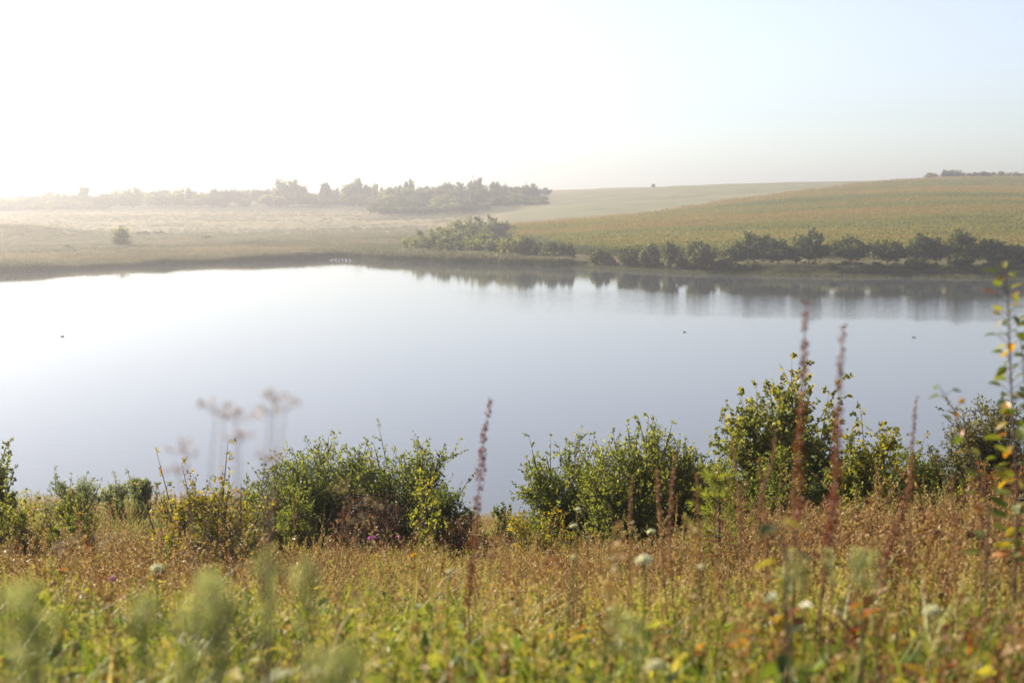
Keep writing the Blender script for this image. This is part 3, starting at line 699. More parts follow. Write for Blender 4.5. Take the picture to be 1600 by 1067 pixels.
TREES = [
 (861, 36, 378, 412, 268, 'grey-green tree at the left start of the bank row', 'leaf_far', 'bush'),
 (886, 36, 381, 413, 262, 'low round tree beside the gap left of the lone bank bush', 'leaf_far_mid', 'bush'),
 (940, 36, 386, 418, 256, 'lone dark bush standing between two gaps on the far bank', 'leaf_far_mid', 'bush'),
 (985, 54, 379, 420, 249, 'broad olive round tree just right of the lone bank bush', 'leaf_far_mid', 'bush'),
 (1018, 34, 382, 420, 248, 'small dark tree tucked behind the broad olive tree', 'leaf_far_mid', 'round'),
 (1047, 26, 377, 424, 245, 'narrow yellow-green pointed tree on the far bank', 'leaf_far_yellow', 'spire'),
 (1094, 54, 378, 424, 243, 'dark shaggy tree with upright spikes right of the yellow-green pointed tree', 'leaf_far_mid', 'spire'),
 (1150, 38, 380, 416, 245, 'thin pale tree leaning on the first tall dark tree', 'leaf_far_mid', 'round'),
 (1178, 56, 362, 415, 243, 'first tall dark round tree of the row from the shaggy tree', 'leaf_far', 'round'),
 (1217, 40, 369, 414, 243, 'medium dark tree with two thin trunks and light under its crown', 'leaf_far', 'round'),
 (1243, 14, 382, 412, 240, 'slim light green young tree between two big dark trees', 'leaf_far_yellow', 'spire'),
 (1266, 64, 359, 418, 243, 'widest tall dark tree with forked trunk right of the slim young tree', 'leaf_far', 'round'),
 (1330, 66, 365, 420, 242, 'broad dense dark tree right of the widest forked tree', 'leaf_far', 'round'),
 (1388, 52, 367, 418, 242, 'rounded dark tree left of the bright gap in the row', 'leaf_far', 'round'),
 (1446, 62, 364, 418, 242, 'dark tree with open lower crown right of the bright gap', 'leaf_far', 'round'),
 (1502, 64, 361, 420, 242, 'big dark tree with the highest crown toward the right of the row', 'leaf_far', 'round'),
 (1549, 44, 371, 415, 242, 'smaller dark tree behind the tip of the near sapling', 'leaf_far', 'round'),
 (1586, 50, 378, 412, 246, 'low dark tree at the right edge of the bank row', 'leaf_far', 'bush'),
 (1640, 60, 370, 412, 244, 'dark tree just beyond the right edge of the bank row', 'leaf_far', 'round'),
 (1130, 44, 406, 426, 238.5, 'low grey bush at the water below the thin pale tree', 'leaf_far', 'bush'),
 (1070, 40, 404, 424, 241, 'low bush at the water below the yellow-green pointed tree', 'leaf_far', 'bush'),
 (1170, 40, 410, 426, 237, 'low dark scrub at the water below the first tall tree', 'leaf_far', 'bush'),
 (1500, 50, 396, 420, 238, 'low dark scrub below the highest crown of the row', 'leaf_far', 'bush'),
 (1560, 50, 398, 420, 238, 'low dark scrub at the water near the right edge', 'leaf_far', 'bush'),
 (1430, 40, 404, 420, 238, 'low scrub at the foot of the dark tree with open crown', 'leaf_far', 'bush'),
 (1020, 40, 408, 421, 243, 'low scrub at the water under the small dark tree', 'leaf_far', 'bush'),
 # clump in the middle
 (660, 56, 362, 396, 318, 'yellow-green tree at the left end of the middle clump', 'leaf_far_yellow', 'bush'),
 (692, 56, 352, 394, 330, 'yellowish broad tree second from the left in the middle clump', 'leaf_far_yellow', 'bush'),
 (722, 64, 340, 390, 350, 'tall hazy tree at the back of the middle clump, left of the pair', 'leaf_far_yellow', 'bush'),
 (766, 60, 335, 388, 360, 'tallest hazy tree at the back of the middle clump, by the corn', 'leaf_far_mid', 'bush'),
 (788, 30, 347, 380, 372, 'small tree at the right rear tip of the middle clump', 'leaf_far', 'bush'),
 (742, 50, 352, 385, 340, 'dark tree filling the heart of the middle clump', 'leaf_far_mid', 'bush'),
 (697, 34, 372, 400, 292, 'low light green bush at the front of the middle clump', 'leaf_far_yellow', 'bush'),
 (722, 32, 374, 400, 290, 'low mid green bush at the front of the middle clump', 'leaf_far_mid', 'bush'),
 (748, 34, 366, 402, 287, 'light green pointed tree at the front of the middle clump', 'leaf_far_yellow', 'spire'),
 (776, 40, 372, 404, 280, 'grey-green bush right of the light green pointed tree', 'leaf_far_mid', 'bush'),
 (803, 44, 365, 408, 276, 'tall light-crowned tree at the right front of the middle clump', 'leaf_far_yellow', 'bush'),
 (826, 40, 369, 408, 273, 'dark bushy tree right of the light-crowned tree', 'leaf_far_mid', 'bush'),
 (845, 30, 382, 410, 270, 'small low tree closing the middle clump on the right', 'leaf_far', 'bush'),
 (655, 44, 372, 398, 306, 'yellowish bush filling the left front of the middle clump', 'leaf_far_yellow', 'bush'),
 (676, 46, 366, 398, 310, 'mid green bush between the two left trees of the middle clump', 'leaf_far_mid', 'bush'),
 (706, 48, 358, 396, 322, 'yellow-green tree before the tall hazy one in the middle clump', 'leaf_far_yellow', 'bush'),
 (760, 44, 362, 398, 312, 'dusky tree below the tallest hazy tree of the middle clump', 'leaf_far_mid', 'bush'),
 (790, 40, 376, 404, 290, 'dark low bush before the corn tip beside the light-crowned tree', 'leaf_far', 'bush'),
 (868, 40, 386, 413, 266, 'low rounded bush linking the clump to the bank row', 'leaf_far', 'bush'),
 # marsh
 (188, 27, 354, 391, 330, 'lone round tree standing in the hazy marsh on the left', 'leaf_far_yellow', 'bush'),
 (224, 18, 369, 377, 430, 'little hazy bush right of the lone marsh tree', 'leaf_far', 'bush'),
 (249, 14, 369, 376, 440, 'smallest hazy bush second right of the lone marsh tree', 'leaf_far', 'bush'),
 (324, 16, 373, 380, 385, 'dark hazy bush in the open marsh middle', 'leaf_far', 'bush'),
 (105, 8, 390, 397, 310, 'tiny bush near the reeds on the far left', 'leaf_far', 'bush'),
]
for k, (px, w, top, base, d, lab, lm, shp) in enumerate(TREES):
    cat = 'tree' if 'tree' in lab.split(' ') and 'scrub' not in lab and 'bush' not in lab.split(' at ')[0].split(' ') else 'bush'
    u = d - float(shore(np.array([xat(px, d)]))[0])
    if px > 845 and px < 1700 and d < 275:
        d = d - u + (3.2 if shp == 'bush' and w < 52 and 'scrub' in lab or 'at the water' in lab else (3.0 if px < 1110 else 6.5 + (k % 3)))
    if u < 3: d = d - u + 3
    w *= 1.5 if px < 860 else 1.1
    if d > 250 and k % 2: w *= 0.9
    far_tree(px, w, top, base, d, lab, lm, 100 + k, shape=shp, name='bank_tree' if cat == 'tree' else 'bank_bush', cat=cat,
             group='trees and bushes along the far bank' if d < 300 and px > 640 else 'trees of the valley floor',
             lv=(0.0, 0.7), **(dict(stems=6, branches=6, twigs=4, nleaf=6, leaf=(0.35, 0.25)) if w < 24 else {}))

# --- the woods on the ridge: eight crowns, copied
protos = []
for k in range(9):
    Wp, Hp = [(9, 11), (11, 10), (8, 13), (12, 12), (7, 9), (10, 9), (6, 12), (13, 11), (9, 8)][k]
    w, l = woody(seed=300 + k, W=Wp, D=Wp, Ht=Hp, stems=17, branches=6, twigs=4, nleaf=5, leaf=(1.1, 0.85), twig_len=0.15, trunk=Hp * 0.16, trunk_r=0.22,
                 upright=[0.3, 0.3, 0.6, 0.3, 0.3, 0.2, 0.6, 0.3, 0.2][k], lv=(0.0, 0.8), crown_bot=0.12)
    protos.append((Wp, Hp, w.mesh('trunk', M['bark']), l.mesh('crown', M['leaf_far' if k % 3 else 'leaf_far_yellow'])))
def wood_tree(px, top, d, label, group, k=None, wpx=None, rg=random.Random(4)):
    k = rg.choice((0, 1, 3, 4, 5, 7, 8)) if k is None else k
    Wp, Hp, wm, cm = protos[k]
    p = ray(px, top, d); z = gz(p[0], d)
    Ht = max(p[2] - z, 2.0); s = Ht / Hp
    sx = (wpx / F * d / Wp) if wpx else s * rg.uniform(0.9, 1.25)
    r = empty('ridge_tree', (p[0], d, z - 0.1), label, 'tree', group, rg.uniform(0, 6.28))
    r.scale = (sx, sx, s)
    obj('trunk', wm, r); obj('crown', cm, r)
ORD = 'first second third fourth fifth sixth seventh eighth ninth tenth eleventh twelfth thirteenth fourteenth fifteenth sixteenth seventeenth eighteenth nineteenth twentieth twenty-first twenty-second twenty-third twenty-fourth twenty-fifth'.split()
MARKS = [(-999, 'left edge of the ridge wood'), (131, 'tall lone crown'), (214, 'knobbly crown above the marsh tree'), (296, 'round crown before the field gap'), (334, 'small crown over the field gap'), (472, 'highest ridge group'), (507, 'small pointed tree'), (572, 'flat-topped crown'), (639, 'narrow pointed tree'), (742, 'dome tree'), (773, 'round knob tree'), (823, 'wide low crown')]
seen = {}
SKY = [(-70, 306), (-45, 308), (-20, 307), (5, 308), (22, 308), (40, 306), (60, 304), (76, 300), (95, 302), (114, 302), (150, 303), (164, 301), (181, 298), (227, 299), (243, 298), (258, 297),
       (280, 296), (312, 299), (350, 297), (366, 295), (383, 296), (402, 295), (421, 292), (484, 298), (522, 293), (585, 287), (602, 294), (622, 290), (662, 290), (681, 291), (700, 287), (718, 281), (770, 285), (790, 289),
       (806, 289), (836, 291), (853, 295)]
for px, top in SKY:
    d = 745 + (px % 7) * 6 if px < 600 else 705 + (px % 7) * 6
    mk = [m for m in MARKS if m[0] < px][-1][1]; seen[mk] = seen.get(mk, -1) + 1
    wood_tree(px, top + (px * 13 % 7) * 0.6 - 2, d, '%s plain skyline crown right of the %s' % (ORD[seen[mk]], mk), 'skyline trees of the ridge wood', wpx=20 + (px * 7) % 15)
for px, top, wpx, k, lab in [
    (131, 290, 22, 8, 'tall lone crown standing out of the far left wood in the haze'), (198, 292, 26, 0, 'rounded crown standing above the wood over the marsh tree'), (214, 291, 20, 3, 'knobbly crown right beside the rounded crown above the marsh tree'),
    (296, 293, 24, 1, 'round crown between the left wood and the pale field gap'), (334, 293, 18, 4, 'small round crown over the pale field gap'),
    (438, 279, 30, 3, 'ragged tall crown at the left of the highest ridge group'), (457, 276, 24, 0, 'narrow tallest crown in the middle of the highest ridge group'), (472, 285, 22, 0, 'sloping crown at the right of the highest ridge group'),
    (507, 284, 20, 8, 'small pointed tree alone right of the highest ridge group'), (542, 283, 20, 0, 'round crown left of the flat-topped crown on the ridge'), (558, 279, 26, 1, 'flat-topped crown on the ridge with sky around it'), (572, 286, 16, 4, 'lesser crown touching the flat-topped one on the ridge'),
    (639, 281, 19, 8, 'narrow pointed tree on the wooded spur'), (742, 276, 34, 7, 'broad open dome tree highest on the wooded spur'), (773, 283, 16, 4, 'round knob of a tree right of the dome tree on the spur'), (823, 286, 34, 7, 'wide low crown near the right end of the wooded spur')]:
    wood_tree(px, top, 742 if px < 600 else 700, lab, 'standout trees of the ridge wood', k, wpx)
rr = random.Random(9)
# the lower rows of the wood, in front of the skyline
for c_, px in enumerate(range(-70, 160, 15)):
    for row in range(2):
        wood_tree(px + rr.uniform(-6, 6), 313 + row * 8 + rr.uniform(-3, 3), 728 - row * 22, '%s pale tree from the left in the %s row of the hazy far left wood' % (ORD[c_], ('upper', 'lower')[row]), 'trees of the far left wood', wpx=rr.uniform(28, 40))
for c_, px in enumerate(range(160, 600, 17)):
    if 335 < px < 400 and True:
        if px % 2: wood_tree(px, 312 + rr.uniform(-1, 2), 722, 'low hazy tree edging the pale field gap, at its %s' % ('left', 'middle', 'right', 'far right')[(px - 336) // 17], 'trees edging the pale field gap', wpx=22)
        continue
    wood_tree(px + rr.uniform(-6, 6), 304 + rr.uniform(-3, 5), 726 + rr.uniform(-8, 4), '%s hazy tree from the left in the lower row of the ridge wood' % ORD[sum(1 for q in range(160, px, 17) if not 335 < q < 400)], 'lower row of the ridge wood', wpx=rr.uniform(24, 38))
for c_, px in enumerate(range(598, 850, 16)):
    for row in range(4):
        top = [297, 304, 312, 320][row] + rr.uniform(-5, 4)
        if px > 800: top = max(top, 300 + (px - 800) * 0.15)
        if px > 770 and row == 3: continue
        d = [690, 665, 640, 618][row]
        wood_tree(px + rr.uniform(-7, 7), top, d, '%s blue-grey tree from the left in the %s row of the wooded spur' % (ORD[c_], ('top', 'second', 'third', 'bottom')[row]), 'trees covering the spur', wpx=rr.uniform(24, 36))
# trees beyond the crest of the corn hill, top right
for j, (px, w, top, lab) in enumerate([(1455, 22, 268, 'lone tree left of the hilltop grove'), (1480, 26, 266, 'first tree of the hilltop grove'), (1494, 24, 265, 'rounded tree in the left part of the hilltop grove')]):
    wood_tree(px, top, 690, lab + ' beyond the corn', 'trees of the hilltop grove', [0, 1, 3][j], w)
for c_, px in enumerate(range(1508, 1690, 13)):
    wood_tree(px + rr.uniform(-3, 3), 266.5 + rr.uniform(0, 3.2) + max(0, px - 1550) * 0.03, 690 + rr.uniform(-8, 8), '%s tree of the even hilltop row right of the rounded grove tree' % ORD[c_], 'even row of the hilltop grove', wpx=20)
wood_tree(1021, 293.5, 760, 'tiny lone bush on the skyline field boundary', None, 4, 6)

# ------------------------------------------------------------------ countless vegetation: instanced stuff
LIB = bpy.data.collections.new('tuft_library')
def scatter(name, pts, variants, scale, tint, kind='stuff', tilt=0.12, seed=0, sxy=None):
    rg = np.random.default_rng(seed)
    n = len(pts)
    cl = bpy.data.collections.new(name + '_sources')
    for k, me in enumerate(variants):
        o = bpy.data.objects.new('%s_source_%02d' % (name, k), me)
        cl.objects.link(o)
    me = bpy.data.meshes.new(name)
    me.vertices.add(n)
    me.vertices.foreach_set('co', np.asarray(pts, np.float32).ravel())
    rot = np.c_[rg.normal(0, tilt, n), rg.normal(0, tilt, n), rg.uniform(0, 6.283, n)].astype(np.float32)
    sc = np.broadcast_to(np.asarray(scale, float), (n,))
    sx = sc if sxy is None else np.broadcast_to(np.asarray(sxy, float), (n,))
    s3 = np.c_[sx, sx, sc].astype(np.float32)
    a = me.attributes.new('rot', 'FLOAT_VECTOR', 'POINT'); a.data.foreach_set('vector', rot.ravel())
    a = me.attributes.new('scl', 'FLOAT_VECTOR', 'POINT'); a.data.foreach_set('vector', s3.ravel())
    a = me.attributes.new('tint', 'FLOAT', 'POINT'); a.data.foreach_set('value', np.clip(np.broadcast_to(tint, (n,)), 0, 1).astype(np.float32))
    a = me.attributes.new('vid', 'INT', 'POINT'); a.data.foreach_set('value', rg.integers(0, len(variants), n).astype(np.int32))
    me.update()
    o = obj(name, me)
    ng = bpy.data.node_groups.new(name + '_nodes', 'GeometryNodeTree')
    ng.interface.new_socket('Geometry', in_out='INPUT', socket_type='NodeSocketGeometry')
    ng.interface.new_socket('Geometry', in_out='OUTPUT', socket_type='NodeSocketGeometry')
    gi = ng.nodes.new('NodeGroupInput'); go = ng.nodes.new('NodeGroupOutput')
    ip = ng.nodes.new('GeometryNodeInstanceOnPoints')
    ci = ng.nodes.new('GeometryNodeCollectionInfo')
    ci.inputs['Collection'].default_value = cl
    ci.inputs['Separate Children'].default_value = True
    ci.inputs['Reset Children'].default_value = True
    ip.inputs['Pick Instance'].default_value = True
    def na(nm, t):
        q = ng.nodes.new('GeometryNodeInputNamedAttribute'); q.data_type = t; q.inputs['Name'].default_value = nm
        return [s for s in q.outputs if s.enabled and s.name == 'Attribute'][0]
    e2r = ng.nodes.new('FunctionNodeEulerToRotation')
    L = ng.links.new
    L(gi.outputs[0], ip.inputs['Points']); L(ci.outputs[0], ip.inputs['Instance'])
    L(na('vid', 'INT'), ip.inputs['Instance Index'])
    L(na('rot', 'FLOAT_VECTOR'), e2r.inputs[0]); L(e2r.outputs[0], ip.inputs['Rotation'])
    L(na('scl', 'FLOAT_VECTOR'), ip.inputs['Scale'])
    L(ip.outputs[0], go.inputs[0])
    md = o.modifiers.new('scatter', 'NODES'); md.node_group = ng
    return tag(o, kind=kind)

def blades(rg, n, Lr, wd, spread, bend, lv=(0.3, 0.7), rad=0.05):
    """n curved blades of three segments each"""
    g = Geo()
    az = rg.uniform(0, 6.283, n); L = rg.uniform(*Lr, n)
    b = np.c_[rg.normal(0, rad, n), rg.normal(0, rad, n), np.full(n, -0.03)]
    out = np.c_[np.cos(az), np.sin(az), np.zeros(n)]
    side = np.c_[-np.sin(az), np.cos(az), np.zeros(n)]
    sp = rg.uniform(0.2, 1.0, n) * spread; bd = rg.uniform(0.2, 1.0, n) * bend
    vs = []
    for t, ww in ((0, 0.8), (0.35, 1.0), (0.7, 0.75)):
        c = b + (out * (sp * t + bd * t * t)[:, None] + np.array([0, 0, 1]) * (t - 0.35 * bd * t * t)[:, None]) * L[:, None]
        vs += [c - side * wd * ww / 2, c + side * wd * ww / 2]
    t = 1.0
    vs.append(b + (out * (sp + bd)[:, None] + np.array([0, 0, 1]) * (1 - 0.45 * bd)[:, None]) * L[:, None])
    v = np.stack(vs, 1).reshape(-1, 3)
    i = (np.arange(n) * 7)[:, None]
    val = rg.uniform(*lv, n)
    g.add((v, np.concatenate([i + np.array([[0, 1, 3, 2]]), i + np.array([[2, 3, 5, 4]])])), np.concatenate([val, val]))
    g.v.append(np.zeros((0, 3))); g.f.append(i + np.array([[4, 5, 6]])); g.l.append(val)
    return g

vr = np.random.default_rng(21)
grass_v = [blades(vr, 16, (0.14, 0.38), 0.0065, 0.4, 0.6, (0.2, 0.8), 0.045).mesh('grass_tuft', M['grass']) for _ in range(6)]
def drygrass(rg):
    g = blades(rg, 10, (0.15, 0.38), 0.0045, 0.35, 0.5, (0.35, 0.8), 0.04)
    for k in range(4):
        az = rg.uniform(0, 6.28); L = rg.uniform(0.3, 0.52); s = rg.uniform(0.1, 0.35)
        p0 = np.array([rg.normal(0, 0.03), rg.normal(0, 0.03), 0]); p1 = p0 + np.array([math.cos(az) * s * L, math.sin(az) * s * L, L])
        g.add(prisms(p0, p1, 0.0016, 0.0009), 0.65)
        n = 22
        u = rg.uniform(0.72, 1.03, n)[:, None]
        g.add(leaves(p0 + (p1 - p0) * u, unit(p1 - p0) + rg.normal(size=(n, 3)) * 0.5, 0.020, 0.005, rg), rg.uniform(0.5, 0.9, n))
    return g
dry_v = [drygrass(vr).mesh('dry_grass_tuft', M['grass']) for _ in range(5)]
def weed(rg, Hm=0.55):
    """dead branching stalk carrying small dry bits"""
    g = Geo()
    for s in range(rg.integers(1, 4)):
        az = rg.uniform(0, 6.28); L = rg.uniform(0.55, 1.0) * Hm; lean = rg.uniform(0.02, 0.28)
        p0 = np.array([rg.normal(0, 0.03), rg.normal(0, 0.03), -0.03]); p1 = p0 + np.array([math.cos(az) * lean * L, math.sin(az) * lean * L, L])
        g.add(prisms(p0, p1, 0.003, 0.0014), 0.5)
        for b in range(9):
            u = rg.uniform(0.35, 1.0); a = p0 + (p1 - p0) * u
            az2 = rg.uniform(0, 6.28); l2 = rg.uniform(0.06, 0.18) * Hm * 1.3
            e = a + np.array([math.cos(az2) * 0.6, math.sin(az2) * 0.6, 0.85]) * l2
            g.add(prisms(a, e, 0.0014, 0.0008), 0.5)
            n = 13
            uu = rg.uniform(0.2, 1.05, n)[:, None]
            g.add(leaves(a + (e - a) * uu, unit(rg.normal(size=(n, 3))), 0.019, 0.009, rg), rg.uniform(0.2, 0.85, n))
    return g
weed_v = [weed(vr).mesh('dry_weed', M['weed']) for _ in range(7)]
def forb(rg, Hm=0.4, ll=0.045, lw=0.018, st=4):
    g = Geo()
    for s in range(st):
        az = rg.uniform(0, 6.28); L = rg.uniform(0.5, 1.0) * Hm; lean = rg.uniform(0.1, 0.5)
        p0 = np.array([rg.normal(0, 0.03), rg.normal(0, 0.03), -0.03]); p1 = p0 + np.array([math.cos(az) * lean * L, math.sin(az) * lean * L, L])
        g.add(prisms(p0, p1, 0.0028, 0.0012), 0.4)
        n = int(16 * Hm / 0.4)
        u = np.linspace(0.2, 1.0, n)[:, None]
        ax = rg.normal(size=(n, 3)); ax[:, 2] = np.abs(ax[:, 2]) * 0.5 + 0.2
        g.add(leaves(p0 + (p1 - p0) * u, ax, ll * rg.uniform(0.6, 1.2, n), lw * rg.uniform(0.7, 1.2, n), rg, up=1.2), rg.uniform(0.25, 0.75, n))
    return g
forb_v = [forb(vr, 0.36, 0.04, 0.016, 5).mesh('leafy_forb', M['forb']) for _ in range(5)] + [forb(vr, 0.34, 0.075, 0.032, 4).mesh('broad_leafy_forb', M['forb']) for _ in range(4)]

def sector(n, y0, y1, seed, margin=2.6, powr=1.0):
    """points on the near slope, covering the view and a few steps to each side"""
    rg = np.random.default_rng(seed)
    y = y0 + (y1 - y0) * rg.random(n * 3) ** powr
    half = 0.40 * y + margin
    hm = 0.40 * y1 + margin
    x = rg.uniform(-1, 1, n * 3) * hm
    ok = np.abs(x) < half
    x, y = x[ok][:n], y[ok][:n]
    return np.c_[x, y, ground(x, y)]
def zone(p, s=1.8, seed=0):
    return fbm(p[:, 0] + 31 * seed, p[:, 1] - 13 * seed, s, 3)
def autumn(p):
    """0 green .. 1 red-brown: the slope browns away from the path, more on the right"""
    return np.clip(0.03 + 0.44 * sstep(3.5, 10, p[:, 1]) - 0.12 * sstep(22, 27, p[:, 1]) + 0.22 * sstep(0.2, 2.2, p[:, 0]) + (zone(p, 1.2, 1) - 0.5) * 1.15, 0, 1)

p = sector(15000, 1.5, 10, 1, 2.2, 0.9); p = p[np.hypot(p[:, 0], p[:, 1]) > 1.5]
rg = np.random.default_rng(2)
t = autumn(p); keep = rg.random(len(p)) > 0.35 * t
p, t = p[keep], t[keep]
scatter('meadow_grass', p, grass_v, rg.uniform(0.55, 1.15, len(p)) * (0.6 + 0.9 * zone(p, 0.8, 9)), t * 0.75 + rg.normal(0, 0.10, len(p)), seed=1, tilt=0.2)
p = sector(15000, 1.8, 21, 3, 2.2, 0.85); rg = np.random.default_rng(4)
scatter('dry_grass', p, dry_v, rg.uniform(0.5, 1.05, len(p)) * (0.65 + 0.7 * zone(p, 1.1, 8)), autumn(p) * 0.7 + 0.12 + rg.normal(0, 0.12, len(p)), seed=2, tilt=0.2)
p = sector(15000, 2.2, 23, 5, 2.2, 0.8); rg = np.random.default_rng(6)
keep = rg.random(len(p)) < np.clip(0.10 + 0.8 * sstep(4.5, 9, p[:, 1]) + 0.35 * sstep(0.5, 2, p[:, 0]), 0, 1) * np.clip(0.10 + 2.6 * (zone(p, 1.5, 2) - 0.28), 0.05, 1)
p = p[keep]
scatter('dry_weeds', p, weed_v, (0.22 + 1.0 * zone(p, 1.6, 4) ** 1.5) * rg.uniform(0.65, 1.3, len(p)) * (1 + 0.7 * sstep(1.0, 3, p[:, 0])), 0.48 + (zone(p, 1.5, 5) - 0.5) * 2.0 + rg.normal(0, 0.14, len(p)), seed=3, tilt=0.22)
p = sector(12500, 1.9, 19, 7, 2.2, 0.8); rg = np.random.default_rng(8)
t = np.clip(0.10 + (zone(p, 1.1, 7) - 0.42) * 1.9 + 0.5 * sstep(0.4, 1.5, p[:, 0]) * (1 - sstep(5, 9, p[:, 1])), 0, 1)
scatter('leafy_herbs', p, forb_v, rg.uniform(0.55, 1.1, len(p)) * (0.6 + 0.75 * zone(p, 1.2, 5)), t + rg.normal(0, 0.1, len(p)), seed=4, tilt=0.2)
broad_v = [blades(vr, 9, (0.22, 0.50), 0.011, 0.5, 0.9, (0.15, 0.85), 0.05).mesh('broad_grass_tuft', M['grass']) for _ in range(5)]
p = sector(5200, 1.7, 8, 13, 1.6, 0.9); rg = np.random.default_rng(14)
p = p[rg.random(len(p)) < 0.15 + 1.3 * (zone(p, 0.9, 11) - 0.3)]
scatter('broad_grass', p, broad_v, rg.uniform(0.6, 1.1, len(p)), autumn(p) * 0.55 + rg.normal(0, 0.13, len(p)), seed=7, tilt=0.3)
p = sector(4200, 1.9, 9, 15, 1.6, 0.9); rg = np.random.default_rng(16)
p = p[rg.random(len(p)) < 1.4 * (zone(p, 0.8, 12) - 0.40) + 0.55 * sstep(0.3, 1.2, p[:, 0])]
scatter('red_herbs', p, forb_v[5:] + weed_v[:3], rg.uniform(0.55, 1.05, len(p)), 0.80 + rg.normal(0, 0.15, len(p)), seed=8, tilt=0.3)
long_v = [blades(vr, 5, (0.40, 0.75), 0.008, 0.45, 1.1, (0.15, 0.9), 0.05).mesh('long_grass_tuft', M['grass']) for _ in range(5)]
p = sector(1300, 1.9, 10, 25, 1.6, 0.9); rg = np.random.default_rng(26)
scatter('long_bent_grass', p, long_v, rg.uniform(0.55, 1.0, len(p)), 0.15 + 0.5 * autumn(p) + rg.normal(0, 0.2, len(p)), seed=12, tilt=0.3)
stalk_v = []
for k in range(5):
    g = Geo()
    for s_ in range(3):
        L_ = vr.uniform(0.45, 0.75); az = vr.uniform(0, 6.28); ln = vr.uniform(0.05, 0.45)
        P_ = curve_pts((vr.normal(0, 0.05), vr.normal(0, 0.05), -0.03), (math.cos(az) * ln * L_, math.sin(az) * ln * L_, L_), (vr.normal(0, 0.02), 0, 0.0), 5)
        g.add(tube(P_, 0.0022, 0.0010, 4), 0.55)
        n = 30; u = vr.uniform(0.55, 1.0, n) * 4; a = np.minimum(u.astype(int), 3); c = P_[a] + (P_[a + 1] - P_[a]) * (u - a)[:, None]
        g.add(leaves(c, vr.normal(size=(n, 3)) + np.array([0, 0, 0.8]), 0.022, 0.008, vr), vr.uniform(0.3, 0.95, n))
    stalk_v.append(g.mesh('seed_stalk', M['weed']))
p = sector(2600, 2.6, 17, 17, 1.8, 0.9); rg = np.random.default_rng(18)
p = p[rg.random(len(p)) < 0.25 + 0.5 * sstep(0.5, 2.5, p[:, 0])]
scatter('seed_stalks', p, stalk_v, rg.uniform(0.6, 1.15, len(p)), 0.35 + rg.normal(0, 0.25, len(p)), seed=9, tilt=0.2)
p = sector(2600, 1.7, 6.5, 19, 1.4, 0.9); rg = np.random.default_rng(20)
p = p[rg.random(len(p)) < 1.5 * (zone(p, 0.7, 15) - 0.34)]
scatter('broad_herbs', p, forb_v[5:], rg.uniform(0.7, 1.4, len(p)), 0.06 + 0.40 * zone(p, 1.5, 16) + 0.35 * sstep(0.4, 1.3, p[:, 0]) + rg.normal(0, 0.1, len(p)), seed=10, tilt=0.3)
p = sector(1500, 8, 22, 23, 2.5); rg = np.random.default_rng(24)
p = p[rg.random(len(p)) < 2.2 * (zone(p, 1.4, 21) - 0.36)]
scatter('tall_weeds', p, weed_v + forb_v[:3] + stalk_v, rg.uniform(1.0, 1.75, len(p)), 0.45 + (zone(p, 1.2, 22) - 0.5) * 1.8 + rg.normal(0, 0.15, len(p)), seed=11, tilt=0.22)
p = sector(5200, 6, 20, 27, 2.0); rg = np.random.default_rng(28)
p = p[rg.random(len(p)) < np.clip(3.0 * (zone(p, 1.3, 31) - 0.46), 0, 1)]
scatter('green_herb_patches', p, forb_v + grass_v[:3], rg.uniform(0.8, 1.4, len(p)), 0.12 + 0.3 * zone(p, 0.9, 32) + rg.normal(0, 0.08, len(p)), seed=13, tilt=0.25)
# lower slope down to the water
p = sector(16000, 21, 51, 9, 4.0); rg = np.random.default_rng(10); p = p[p[:, 2] > 0.15]
scatter('slope_grass', p, dry_v + grass_v + weed_v[:3], rg.uniform(0.6, 1.2, len(p)) * 1.1, 0.2 + (zone(p, 4, 3) - 0.4) * 0.9 + rg.normal(0, 0.1, len(p)), seed=5, tilt=0.2, sxy=1.6)
# rough herbs around the feet of the bushes
p = sector(7500, 11, 23, 11, 3.0); rg = np.random.default_rng(12)
scatter('tall_herbs', p, forb_v + weed_v + weed_v, rg.uniform(0.6, 1.0, len(p)) * (0.6 + 1.3 * zone(p, 2.0, 6)), 0.2 + zone(p, 2, 8) * 0.75 + rg.normal(0, 0.12, len(p)), seed=6, tilt=0.2)

# far vegetation
def reed(rg, Hm=1.6):
    g = blades(rg, 26, (0.6 * Hm, Hm), 0.07, 0.22, 0.22, (0.15, 0.6), 0.45)
    n = 10
    c = np.c_[rg.normal(0, 0.5, n), rg.normal(0, 0.5, n), rg.uniform(0.85, 1.05, n) * Hm]
    g.add(leaves(c, np.array([0.25, 0, 1]) + rg.normal(0, 0.2, (n, 3)), 0.38, 0.13, rg), rg.uniform(0.75, 1.0, n))
    return g
reed_v = [reed(vr).mesh('reed_clump', M['reed']) for _ in range(5)]
rg = np.random.default_rng(31)
n = 26000
x = rg.uniform(SHX[1] - 30, xat(890, 262), n)
band = np.interp(x, [-180, -60, xat(560, 285), xat(700, 273), xat(880, 258)], [42, 34, 26, 12, 6])
u = -1.6 - 4.0 * np.maximum(fbm(x, x * 0, 14, 3) - 0.5, 0) + rg.random(n) ** 1.6 * band
y = shore(x) + u
p = np.c_[x, y, np.maximum(far_z(x, y), -0.35)]
scatter('reed_bed', p, reed_v, rg.uniform(0.65, 1.05, n) * (0.5 + 0.65 * fbm(x, y, 12, 3)), 0.3 + 0.2 * sstep(3, 12, u) - 0.22 * sstep(540, 600, pxof(x, y)) + (fbm(x, y, 15, 3) - 0.5) * 0.8 + rg.normal(0, 0.1, n), seed=31, tilt=0.08)
